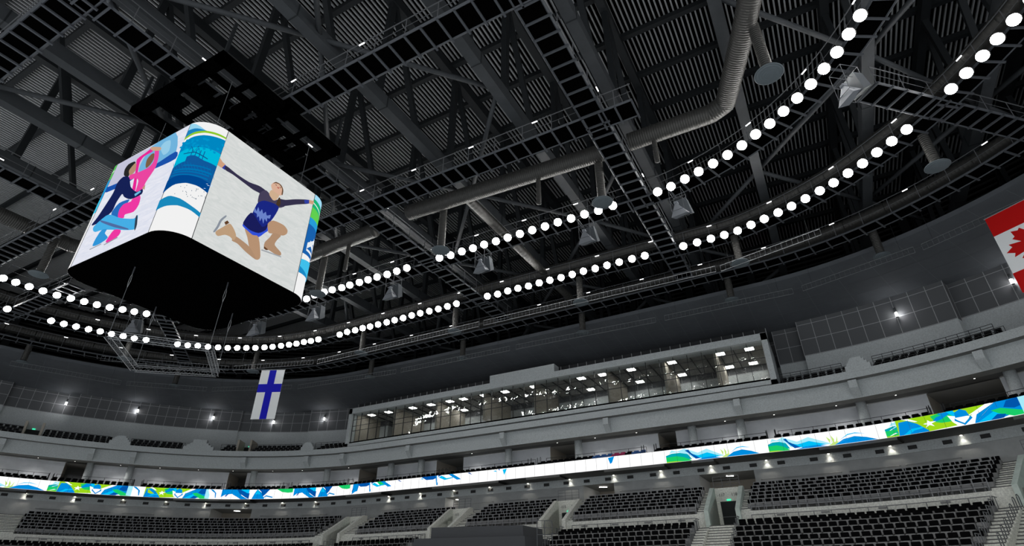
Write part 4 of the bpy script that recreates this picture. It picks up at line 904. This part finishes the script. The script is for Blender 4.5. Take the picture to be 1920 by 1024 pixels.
# ------------------------------------------------------------------ club wall, columns, beam, upper parapet
mb = MB()
OPEN = [(-36.8, -35.45), (-28.1, -27.1), (-20.3, -19.1), (-12.2, -9.2), (-0.3, 2.0), (9.2, 10.6), (23.4, 25.5)]
prev = SA
for a, c in OPEN+[(SB, SB)]:
    sweep(mb, [(13.55, 8.95), (13.55, 11.45)], prev, a, 'club_panel', 0.5)
    if a < SB:
        for s_, m_ in ((a, 'beige'), (c, 'beige')):
            p, q = P(s_, 13.55), P(s_, 17.0); mb.add([(*p, 8.95), (*q, 8.95), (*q, 11.45), (*p, 11.45)], [(0, 1, 2, 3)], m_)
        sweep(mb, [(17.0, 8.95), (17.0, 11.45)], a, c, 'club_dark', 0.5)
        sweep(mb, [(13.55, 11.44), (17.0, 11.44)], a, c, 'ceiling_suite', 0.5); sweep(mb, [(13.55, 8.95), (17.0, 8.95)], a, c, 'concrete_dark', 0.5)
    prev = c
struct(mb.build('wall_club'))
mb = MB()
sweep(mb, [(14.0, 11.5), (12.3, 11.5), (12.3, 11.42), (11.3, 11.42), (11.3, 12.6), (10.72, 12.6), (10.72, 13.12), (10.95, 13.12), (10.95, 12.65), (16, 12.65)], SA, SB, ['soffit_paint', 'soffit_paint', 'concrete_dark', 'concrete', 'concrete_dark', 'concrete', 'concrete', 'concrete', 'concrete_dark'], 0.5)
struct(mb.build('wall_parapet'))
for j_, s in enumerate([-44.5, -40.2, -35.5, -33.1, -26.9, -22.95, -20.5, -13.7, -3.6, 5.9, 15.9, 21.5, 25.6, 31]):
    b = MB(); ds = 0.15 if abs(s) > L1 else 0.22
    sweep(b, [(10.72, 12.5), (10.72, 12.0), (11.3, 11.45), (11.3, 12.5)], s-ds, s+ds, 'concrete', 0.5, caps=True, closed=True)
    tag(b.build('corbel'), '%s sloping concrete corbel from the left under the upper balcony' % nth(j_), 'corbel', 'concrete corbels under the upper balcony')
for j_, (x, y) in enumerate([(10.53, 41.6), (2.81, 44.3), (-5.18, 45.04), (-8.78, 45.07), (-18.3, 45.0), (-25.06, 45.0), (-34.67, 44.95), (-38.35, 44.9), (-45.96, 43.9), (-53.44, 40.9), (-62.59, 33.3), (-64.5, 30.4), (-68.6, 22.5)]):
    b = MB(); b.tube([(0, 0, 8.95), (0, 0, 11.5)], 0.32, 'concrete', 20); o = b.build('column', smooth=True); o.location = (x, y, 0)
    tag(o, '%s round concrete column from the right behind the club seats' % nth(j_), 'column', 'round concrete columns on the club level')
club_l = [(5.35, 43.6), (-66.7, 25.5), (-65.5, 28.2), (-62.4, 33.1), (-60.6, 35.3), (-58.6, 37.3), (-48.7, 43.2), (-45.8, 44.0), (-9.6, 44.9), (-22, 45.0), (-32, 45.0), (-14, 45.0), (1.0, 45.0), (-52.5, 41.6), (-56, 39.6), (9.5, 41.9), (-38.0, 45.1), (-68, 21)]
club_l = [P(s_, 12.4) for s_ in (-42, -40.2, -38.2, -36.3, -33.8, -31.6, -29.6, -27.7, -25.4, -23.6, -20.6, -17, -13, -7.6, -3.0, 0.9, 4.3, 7.8, 11.2, 14.6, 18.0, 20.6, 22.6, 25.0)]
COLS = [(10.53, 41.6), (2.81, 44.3), (-5.18, 45.04), (-8.78, 45.07), (-18.3, 45.0), (-25.06, 45.0), (-34.67, 44.95), (-38.35, 44.9), (-45.96, 43.9), (-53.44, 40.9), (-62.59, 33.3), (-64.5, 30.4), (-68.6, 22.5)]
club_l = [q for q in club_l if min(hypot(q[0]-c_[0], q[1]-c_[1]) for c_ in COLS) > 1.1]
club_l.sort()
for j_, (x, y) in enumerate(club_l):
    e = empty('downlight', (x, y, 11.47), '%s small round downlight from the left over the club seats' % nth(j_), 'downlight', 'downlights of the club level')
    b = MB(); b.tube([(0, 0, 0.02), (0, 0, -0.03)], 0.08, 'housing', 12); b.build('housing', e)
    b = MB(); b.tube([(0, 0, -0.03), (0, 0, -0.04)], 0.045, 'club_lens', 12); b.build('lens', e)
    li = bpy.data.lights.new('lamp', 'SPOT'); li.energy = 150; li.spot_size = radians(130); li.spot_blend = 0.9; li.shadow_soft_size = 0.35; li.color = (1, .97, .93)
    lo = bpy.data.objects.new('lamp', li); COL.objects.link(lo); lo.parent = e; lo.location = (0, 0, -0.06)
# upper tier steps, wall, panels, soffit
mb = MB()
UP = [(11.65, 12.8), (12.35, 13.15), (13.05, 13.5)]
pr = [(10.95, 12.65)]
for D, z in UP: pr += [(D-.42, z), (D+.28, z)]
sweep(mb, pr+[(17.0, 13.5)], SA, -20.7, 'concrete_dark', 0.5); sweep(mb, pr+[(16.0, 13.5)], 18.8, SB, 'concrete_dark', 0.5)
struct(mb.build('floor_upper_tier'))
WS = [(-90, -40.9, 15.9, 16.5), (-40.9, -37.47, 16.6, 16.6), (-37.47, -28.6, 16.1, 16.5), (-28.6, -24.6, 16.4, 16.5), (-24.6, -19.6, 15.8, 16.4), (-19.6, 18.9, 17.2, 16.4), (18.9, 19.9, 15.4, 16.0), (19.9, 25.0, 14.6, 16.1), (25.0, 31, 15.4, 16.3), (31, 60, 14.6, 16.2)]
zS = lambda D: 18.9+(15.5-D)*0.093
for k, (a, c, D, zb) in enumerate(WS):
    mb = MB(); zt = zS(D)
    sweep(mb, [(D, 13.2), (D, zb)], a, c, 'concrete', 0.5); sweep(mb, [(D, zb), (D, zt+.05)], a, c, 'panel_dark', 0.5)
    for z_ in (zb+.03, zb+(zt-zb)*.45, zb+(zt-zb)*.88): sweep(mb, [(D-.012, z_-.02), (D-.012, z_+.02)], a, c, 'joint_grey', 0.5)
    st = 0.56
    if k == 5: st = 1.35
    n_ = max(1, round((c-a)/st))
    for i in range(n_+1):
        s_ = a+(c-a)*i/n_; x, y = P(s_, D-.012); t = T(s_, D); mb.obox((x, y), t, 0.02, 0.004, zb, zt, 'joint_grey')
    struct(mb.build('wall_back_%d' % (k+1)))
    if k+1 < len(WS):   # return between jogs
        D2 = WS[k+1][2]; p, q = P(c, D), P(c, D2); mb = MB()
        mb.add([(*p, 13.2), (*q, 13.2), (*q, zb), (*p, zb)], [(0, 1, 2, 3)], 'concrete'); mb.add([(*p, zb), (*q, zb), (*q, zt+.3), (*p, zt+.3)], [(0, 1, 2, 3)], 'panel_dark')
        struct(mb.build('wall_return_%d' % (k+1)))
mb = MB()
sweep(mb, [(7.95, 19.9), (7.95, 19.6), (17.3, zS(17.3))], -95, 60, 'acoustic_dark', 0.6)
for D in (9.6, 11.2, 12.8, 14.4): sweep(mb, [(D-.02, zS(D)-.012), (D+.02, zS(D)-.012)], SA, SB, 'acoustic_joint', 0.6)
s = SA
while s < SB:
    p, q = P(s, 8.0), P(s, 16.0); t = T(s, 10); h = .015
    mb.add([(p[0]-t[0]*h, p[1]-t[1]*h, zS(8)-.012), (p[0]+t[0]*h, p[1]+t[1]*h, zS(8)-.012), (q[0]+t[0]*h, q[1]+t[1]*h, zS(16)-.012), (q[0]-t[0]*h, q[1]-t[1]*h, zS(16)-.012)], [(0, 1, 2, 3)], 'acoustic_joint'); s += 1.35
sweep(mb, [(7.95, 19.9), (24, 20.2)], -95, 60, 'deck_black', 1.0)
struct(mb.build('ceiling_soffit'))
for j_, (x, y, z) in enumerate(LAMPS):
    e = empty('wall_lamp', (x, y, z), 'x', 'wall lamp', 'lit wall lamps on the dark panel wall')
    e['label'] = '%s small lit cylindrical wall lamp from the left on the dark panels' % nth(j_)
    b = MB(); b.tube([(0, 0, -0.16), (0, 0, 0.16)], 0.085, 'wall_lamp_lens', 12); b.build('lens', e)
    b = MB(); b.tube([(0, 0, 0.16), (0, 0, 0.52)], 0.07, 'rail_dark', 12); b.build('housing', e); b = MB(); b.tube([(0, 0, -0.22), (0, 0, -0.16)], 0.09, 'rail_dark', 12); b.build('end_cap', e)
    li = bpy.data.lights.new('lamp', 'POINT'); li.energy = 28; li.shadow_soft_size = 0.1
    lo = bpy.data.objects.new('lamp', li); COL.objects.link(lo); lo.parent = e; lo.location = (0, -0.13, 0)
# ------------------------------------------------------------------ press suite
e = empty('press_suite', (-22.8, 43.3, 13.3), 'long glazed press suite in a concrete frame above the balcony, ceiling lights on inside', 'press box')
def lo_(x, y, z): return (x+22.8, y-43.3, z-13.3)
def sbox(b, x0, x1, y0, y1, z0, z1, m): b.box(x0+22.8, x1+22.8, y0-43.3, y1-43.3, z0-13.3, z1-13.3, m)
XA, XB, YF = -43.4, -1.9, 43.2
b = MB(); sbox(b, XA, XB, YF, 44.0, 13.30, 13.62, 'concrete'); sbox(b, XA, XA+.42, YF, 46, 13.3, 17.3, 'concrete'); sbox(b, XB-.42, XB, YF, 49, 13.3, 17.3, 'concrete')
sbox(b, XA, XB, YF, 44.2, 16.72, 17.28, 'concrete'); sbox(b, -26.1, -19.45, YF, 44.2, 17.28, 18.0, 'concrete'); b.build('concrete_frame', e)
b = MB(); sbox(b, XA, XB, 50.5, 50.7, 13.3, 17.1, 'beige'); sbox(b, XA, XB, 44.2, 50.6, 13.3, 13.5, 'concrete_dark'); sbox(b, XA, XB, 44.0, 50.6, 16.95, 17.1, 'ceiling_suite')
sbox(b, XA+.4, XA+.5, 44, 50.6, 13.3, 17, 'beige'); sbox(b, XB-.5, XB-.4, 44, 50.6, 13.3, 17, 'beige'); b.build('interior_shell', e)
for x_ in (-38.2, -32.9, -27.4, -22.0, -15.0, -10.1, -6.0):
    b = MB(); sbox(b, x_-.1, x_+.1, 44.4, 50.6, 13.5, 16.95, 'beige'); b.build('partition_wall', e)
b = MB(); sbox(b, XA+.42, XB-.42, 43.55, 43.56, 13.62, 16.72, 'glass'); b.build('glazing', e)
b = MB()
n_ = 36
for i in range(n_+1):
    x_ = XA+.42+(XB-XA-.84)*i/n_; sbox(b, x_-.015, x_+.015, 43.45, 43.55, 13.62, 16.72, 'rail_dark')
for z_ in (14.95, 15.45, 16.1): sbox(b, XA+.42, XB-.42, 43.46, 43.54, z_-.013, z_+.013, 'rail_dark')
sbox(b, XA+.42, XB-.42, 43.38, 43.46, 13.63, 13.80, 'black'); b.build('mullion_grid', e)
b = MB()
for i in range(n_+1):
    x_ = XA+.42+(XB-XA-.84)*i/n_; sbox(b, x_-.03, x_+.03, 43.9, 50.5, 16.86, 16.95, 'rail_dark')
b.build('ceiling_grid', e)
for j_, (x_, y_) in enumerate([(-41.8, 44.9), (-39.5, 44.9), (-42.3, 48.1), (-36.3, 44.9), (-34.0, 44.9), (-36.6, 48.1), (-31.7, 44.9), (-30.1, 44.9), (-32.1, 48.1), (-27.7, 44.9), (-25.4, 44.9), (-28.1, 48.1), (-22.3, 44.9), (-22.6, 48.2), (-17.6, 44.9), (-18.0, 48.2), (-15.6, 44.9), (-15.6, 48.3), (-13.0, 44.9), (-13.3, 48.3), (-9.5, 44.9), (-9.5, 48.3), (-5.6, 44.9), (-5.5, 48.3), (-3.4, 44.9), (-3.6, 48.3)]):
    q = empty('ceiling_light', (x_, y_, 16.84), '%s lit rectangular ceiling light from the left in the press suite' % nth(j_), 'ceiling light', 'ceiling lights of the press suite')
    b = MB(); b.box(-.32, .32, -.3, .3, -.02, 0, 'suite_lens'); b.build('diffuser', q)
    b = MB(); b.box(-.36, .36, -.34, .34, 0, .05, 'housing'); b.build('frame', q)
mb = MB(); x_ = XA+2
for i in range(51):
    xx = XA+i*.83; mb.box(xx-.02, xx+.02, 44.4, 44.5, 17.28, 18.1, 'joint_grey')
mb.box(XA, XB, 44.45, 44.5, 17.28, 18.1, 'rail_dark')
tag(mb.build('clerestory_strip'), 'low strip of dark panes on top of the press suite under the soffit', 'window strip')
# rig left of the seats: podium
for (x0, x1, y0, z1, lab) in ((-25.6, -17.3, 33.0, 3.34, 'lower front part of the dark grey camera podium'), (-24.7, -17.7, 33.7, 4.0, 'raised rear part of the dark grey camera podium')):
    pass
e = empty('camera_podium', (-21.3, 33.6, -3.0), 'dark grey stepped camera podium in front of the lower seats', 'podium')
b = MB(); b.hexa([(-4.4, -.5, 0), (4.3, -.5, 0), (4.3, 3.0, 0), (-4.4, 3.0, 0), (-4.4, -.5, 6.36), (4.0, -.5, 6.2), (4.0, 3.0, 6.2), (-4.4, 3.0, 6.36)], 'podium_grey'); b.build('lower_deck', e)
b = MB(); b.hexa([(-3.5, 0.2, 6.2), (3.55, 0.2, 6.15), (3.55, 3.0, 6.15), (-3.5, 3.0, 6.2), (-3.5, 0.2, 7.06), (3.5, 0.2, 6.88), (3.5, 3.0, 6.88), (-3.5, 3.0, 7.06)], 'podium_grey'); b.build('upper_deck', e)
b = MB()
for z_ in (6.3, 6.7, 7.1): b.beam((4.5, 0.2, z_), (5.2, 0.9, z_), .035, .035, 'rail_grey')
for t in (0, .5, 1): b.beam((4.5+.7*t, .2+.7*t, 5.4), (4.5+.7*t, .2+.7*t, 7.1), .035, .035, 'rail_grey')
b.build('side_rail', e)
# ------------------------------------------------------------------ seats
def rr(b, cx, cz, w_, h_, y0, y1, m, r=0.05):
    P2 = [(cx-w_/2+r, cz-h_/2), (cx+w_/2-r, cz-h_/2), (cx+w_/2, cz-h_/2+r), (cx+w_/2, cz+h_/2-r), (cx+w_/2-r, cz+h_/2), (cx-w_/2+r, cz+h_/2), (cx-w_/2, cz+h_/2-r), (cx-w_/2, cz-h_/2+r)]
    tl = 0.16
    vs = [(x, y0+tl*(z-cz), z) for x, z in P2]+[(x, y1+tl*(z-cz), z) for x, z in P2]
    b.add(vs, [tuple(range(7, -1, -1)) if y0 > y1 else tuple(range(8)), tuple(range(8, 16))]+[(i, (i+1) % 8, 8+(i+1) % 8, 8+i) for i in range(8)], m)
def seat_parts(bb, bs, bf, o=None):
    rr(bb, 0, .575, .385, .225, -.06, -.02, 'seat_black', .03)          # back pad
    rr(bs, 0, .32, .40, .25, -.24, -.17, 'seat_shell', .03)           # folded seat
    rr(bf, 0, .50, .36, .38, -.015, .015, 'seat_shell')         # rear shell
    bf.box(-.225, -.195, -.20, .0, .0, .42, 'seat_shell'); bf.box(.195, .225, -.20, .0, .0, .42, 'seat_shell')
def make_seat():
    e = empty('stadium_seat', (0, 0, 0), 'x', 'seat')
    a, c, d = MB(), MB(), MB(); seat_parts(a, c, d); a.build('backrest', e); c.build('seat_pad', e); d.build('frame', e)
    return e
one = MB(); seat_parts(one, one, one)
proto = make_seat(); first = [True]
def put_seat(s, D, z, lab, grp):
    o = proto if first[0] else copy_tree(proto); first[0] = False
    x, y = P(s, D); t = T(s, D); o.location = (x, y, z); o.rotation_euler = (0, 0, atan2(t[1], t[0])); o['label'] = lab; o['group'] = grp
rest = {}
def rest_seat(key, s, D, z, col=None):
    b = rest.setdefault(key, MB()); x, y = P(s, D); t = T(s, D); bi = len(b.v)
    for (vx, vy, vz) in one.v: b.v.append((x+t[0]*vx-t[1]*vy, y+t[1]*vx+t[0]*vy, z+vz))
    for f, m in zip(one.f, one.m): b.f.append(tuple(i+bi for i in f)); b.m.append(b.mi(col if col and one.mats[m] == 'seat_black' else one.mats[m]))
def row(s0, s1, D, pitch=0.475, stag=0.0):
    s0 = s0+stag
    # equal pitch measured along the row at offset D
    L_ = [s0]; s = s0
    while True:
        k = 1.0 if abs(s) < L1 else ((RC+D)/RC if abs(s) < L1+L2 else (RE+D)/RE)
        s += pitch/k
        if s > s1: break
        L_.append(s)
    return L_
ORD = ['top', 'second', 'third', 'fourth', 'fifth', 'sixth', 'seventh', 'eighth', 'ninth']
cnt = 0
LBL = [(-38.6, -18.9), (-16.0, -8.2), (3.95, 12.75), (15.5, 25.05), (27.5, 36)]
for bi_, (a, c) in enumerate(LBL):
    for k, (D, z) in enumerate(LROW):
        aa, cc = a, c
        if bi_ == 2: aa = a+0.14*k*0
        for j_, s in enumerate(row(aa, cc, D, stag=0.12*(k % 2))):
            if bi_ in (2, 3) and k < 7 and cnt < 300:
                blk = 'lower block right of the 117 118 exit' if bi_ == 3 else 'lower block left of the 117 118 exit'
                put_seat(s, D, z, '%s black seat from the left, %s row, %s' % (nth(j_), ORD[k], blk), 'seats in the %s row, %s' % (ORD[k], blk)); cnt += 1
            else: rest_seat('far', s, D, z)
UBL = [(-37.5, -19.7), (-15.3, -8.0), (-4.5, 1.75), (4.35, 12.7), (16.0, 24.95), (27.5, 36)]
for (a, c) in UBL:
    for k, (D, z) in enumerate(UROW):
        for s in row(a, c, D, stag=0.12*(k % 2)): rest_seat('far', s, D, z)
CBL = [(-45, -37.3), (-36.9, -32.6), (-31.9, -27.6), (-27.1, -24.0), (-23.3, -19.6), (-19.1, -9.3), (-8.4, -0.6), (0.4, 8.8), (9.9, 17.4), (18.1, 23.6), (24.2, 34)]
for (a, c) in CBL:
    for (D, z) in ((9.95, 8.72), (10.6, 8.95)):
        for s in row(a, c, D, 0.52): rest_seat('far', s, D, z, ('seat_blue' if (4.9 < s < 6.5 or 8.0 < s < 9) else 'seat_pink' if 6.5 < s < 7.6 else None))
XBL = [(-48, -39.5), (-38.3, -34.8), (-33.5, -30.7), (-28.4, -27.6), (-26.6, -23.4), (-22.5, -20.9), (19.0, 21.3), (22.4, 26.3), (27.6, 36)]
for (a, c) in XBL:
    for (D, z) in UP:
        for s in row(a, c, D, 0.52): rest_seat('far', s, D, z)
o = rest['far'].build('seat_rows'); tag(o, 'remaining rows of small black stadium seats across the far stands and balconies', 'seats', kind='stuff')
# ------------------------------------------------------------------ railings
def rail(s0, s1, D, z, h, label, group, bars=1, step=1.0, m='rail_grey', r=0.022, posts_below=0.0):
    b = MB(); c = P((s0+s1)/2, D); ss = srange(s0, s1, 0.5)
    for k in range(bars):
        zz = h*(1-k/max(1, bars)) if bars > 1 else h
        for i in range(len(ss)-1):
            p, q = P(ss[i], D), P(ss[i+1], D); b.beam((p[0]-c[0], p[1]-c[1], zz), (q[0]-c[0], q[1]-c[1], zz), r*1.5, r*1.5, m)
    kf = 1 if abs(s0+s1)/2 < L1 else (RC+D)/RC
    n_ = max(1, int((s1-s0)*kf/step))
    for i in range(n_+1):
        p = P(s0+(s1-s0)*i/n_, D); b.beam((p[0]-c[0], p[1]-c[1], -posts_below), (p[0]-c[0], p[1]-c[1], h), r*1.6, r*1.6, m)
    o = b.build('railing', loc=(c[0], c[1], z)); tag(o, label, 'railing', group); return o
UN = ['long left block', 'block left of centre', 'block over the podium', 'block left of the 117 exit', 'block right of the 118 exit', 'far right edge block']
for i, (a, c) in enumerate(UBL):
    for k, (D, z) in enumerate(UROW):
        rail(a, c, D-0.36, z, 0.66, 'grey tube rail, %s upper stand row, %s' % (['first', 'second', 'third', 'fourth', 'fifth', 'sixth'][k], UN[i]), 'safety rails of the upper stand', bars=3, step=0.6, m='safety_rail', r=0.022, posts_below=0.1)
    rail(a, c, 6.85, 4.5, 0.28, 'low grey rail on the pale cross wall, '+UN[i], 'rails on the cross wall', bars=1, step=1.0, posts_below=0.25)
    rail(a, c, 6.6, 3.3, 0.95, 'grey guard rail behind the top row of lower seats, '+UN[i], 'guard rails behind the lower seats', bars=1, step=0.9)
SECN = ['at the far left', 'second from the left', 'third from the left', 'fourth from the left', 'under the blue cross flag', 'under the suite left end', 'under the suite left centre', 'under the suite centre', 'under the suite right end', 'at the right', 'at the far right']
for i, (a, c) in enumerate(CBL):
    rail(a, c, 11.2, 8.95, 1.03, 'dark railing behind the club seats, section %s' % ['at the far left', 'second from the left', 'third from the left', 'fourth from the left', 'under the blue cross flag', 'under the suite left end', 'under the suite left centre', 'under the suite centre', 'under the suite right end', 'at the right', 'at the far right'][i], 'club level railings', bars=3, step=1.3, m='rail_dark', r=0.018)
    for e_, s_ in (('left', a-.08), ('right', c+.08)):
        p = P(s_, 9.6); t = T(s_, 9.6); nx, ny = -t[1], t[0]; b = MB()
        for f in (0, .55):
            b.tube([(nx*f, ny*f, 0), (nx*f, ny*f, .95+.3*f), (nx*(f+.08), ny*(f+.08), 1.03+.3*f), (nx*(f+.16), ny*(f+.16), .95+.3*f), (nx*(f+.16), ny*(f+.16), 0)], .018, 'rail_dark', 6)
        o = b.build('handrail', loc=(p[0], p[1], 8.72)); tag(o, 'dark looped handrails at the %s end of club section %s' % (e_, SECN[i]), 'handrail', 'club stair handrails')
for i, (a, c) in enumerate(XBL):
    rail(a, c, 10.85, 13.12, 0.68, 'dark railing on the upper balcony parapet %s' % ['at the far left', 'left of the first stair block', 'between the left stair blocks', 'beside the upper exit', 'left of the suite', 'touching the suite', 'right of the suite', 'at the right edge', 'beyond the right edge'][i], 'upper balcony railings', bars=4, step=0.6, m='rail_dark', r=0.018)
    for k, (D, z) in enumerate(UP): rail(a, c, D-.36, z, 0.62, 'thin %s row rail of the upper balcony %s' % (['front', 'middle', 'rear'][k], ['at the far left', 'left of the first stair block', 'between the left stair blocks', 'beside the upper exit', 'left of the suite', 'touching the suite', 'right of the suite', 'at the right edge', 'beyond the right edge'][i]), 'upper balcony seat rails', bars=1, step=1.1, m='rail_dark', r=0.016)
# stair-block parapets that stick up from the balcony front
for a, c, z1, lab in ((-34.75, -33.5, 13.95, 'left'), (-30.5, -28.8, 14.15, 'beside the upper exit'), (-23.4, -22.55, 13.9, 'left of the suite'), (21.4, 22.3, 13.95, 'right of the suite')):
    b = MB(); m_ = (a+c)/2; hw = (c-a)/2
    for f, zz in ((1.0, 13.45), (.8, 13.62), (.62, 13.8), (.45, z1)): sweep(b, [(10.7, 13.0), (10.7, zz), (11.3, zz), (11.3, 13.0)], m_-hw*f, m_+hw*f, 'concrete', 0.4, caps=True, closed=True)
    tag(b.build('stair_parapet'), 'stepped concrete stair parapet rising above the upper balcony front, '+lab, 'parapet')
# upper exits
for s_, lab in ((-39.0, 'at the far left'), (-27.2, 'left of centre')):
    p = P(s_, 13.0); t = T(s_, 13.0); e = empty('exit_doorway', (p[0], p[1], 13.0), 'dark exit opening with a green sign in the upper balcony, '+lab, 'door', rz=atan2(t[1], t[0]))
    b = MB(); b.box(-.75, -.55, -1.6, .1, 0, 1.45, 'beige'); b.box(.55, .75, -1.6, .1, 0, 1.45, 'beige'); b.box(-.55, .55, 0, .1, 1.0, 1.45, 'concrete'); b.build('door_surround', e)
    b = MB(); b.box(-.55, .55, .02, .06, 0, 1.0, 'door_dark'); b.build('door_leaf', e)
    b = MB(); b.box(-.12, .12, -.04, 0, 1.03, 1.13, 'exit_green'); b.build('exit_sign', e)
# hoop handrails on the lower right stairs and straight rails beside the other stairs
for (s_, lab) in ((25.8, 'on the stairs at the right edge'), (26.95, 'across the stairs at the right edge')):
    for k, (D, z) in enumerate(LROW[:7]):
        p = P(s_, D-.2); t = T(s_, D); nx, ny = -t[1], t[0]; b = MB()
        b.tube([(0, 0, 0), (0, 0, .72), (nx*.05, ny*.05, .80), (nx*.15, ny*.15, .84), (nx*.25, ny*.25, .80), (nx*.30, ny*.30, .72), (nx*.30, ny*.30, 0)], .024, 'rail_grey', 8)
        tag(b.build('handrail', loc=(p[0], p[1], z), smooth=True), '%s grey hoop handrail from the top %s' % (nth(k), lab), 'handrail', 'hoop handrails of the lower stairs')
for (s_, lab) in ((12.93, 'left of the 117 118 stairs'), (15.3, 'right of the 117 118 stairs'), (25.15, 'at the right end of the lower block'), (3.8, 'at the left end of the centre right block'), (-8.05, 'at the right end of the left centre block'), (-17.0, 'at the right end of the long left block')):
    b = MB(); c = P(s_, 3.0)
    for (D, z) in LROW:
        for dd in (-.3, 0.05):
            p = P(s_, D+dd); b.beam((p[0]-c[0], p[1]-c[1], z), (p[0]-c[0], p[1]-c[1], z+.85), .035, .035, 'rail_grey')
            t = T(s_, D); b.beam((p[0]-c[0], p[1]-c[1], z+.85), (p[0]-c[0]-t[1]*.3, p[1]-c[1]+t[0]*.3, z+.85), .035, .035, 'rail_grey')
    tag(b.build('stair_railing', loc=(c[0], c[1], 0)), 'grey stepped end railing %s' % lab, 'railing', 'stepped end railings')
# thin vents on the cross wall
for j_, s_ in enumerate([-36, -33, -30, -27.5, -25, -22.5, -20.5, -14.5, -12, -9.5, 5.2, 7.4, 9.6, 11.8, 17.6, 19.6, 21.6, 23.6]):
    p = P(s_, 6.73); t = T(s_, 6.7); b = MB(); b.obox((0, 0), t, .22, .015, -.045, .045, 'seat_shell'); tag(b.build('wall_vent', loc=(p[0], p[1], 4.18)), '%s small flat grey vent from the left in the pale cross wall' % nth(j_), 'vent', 'vents in the cross wall')
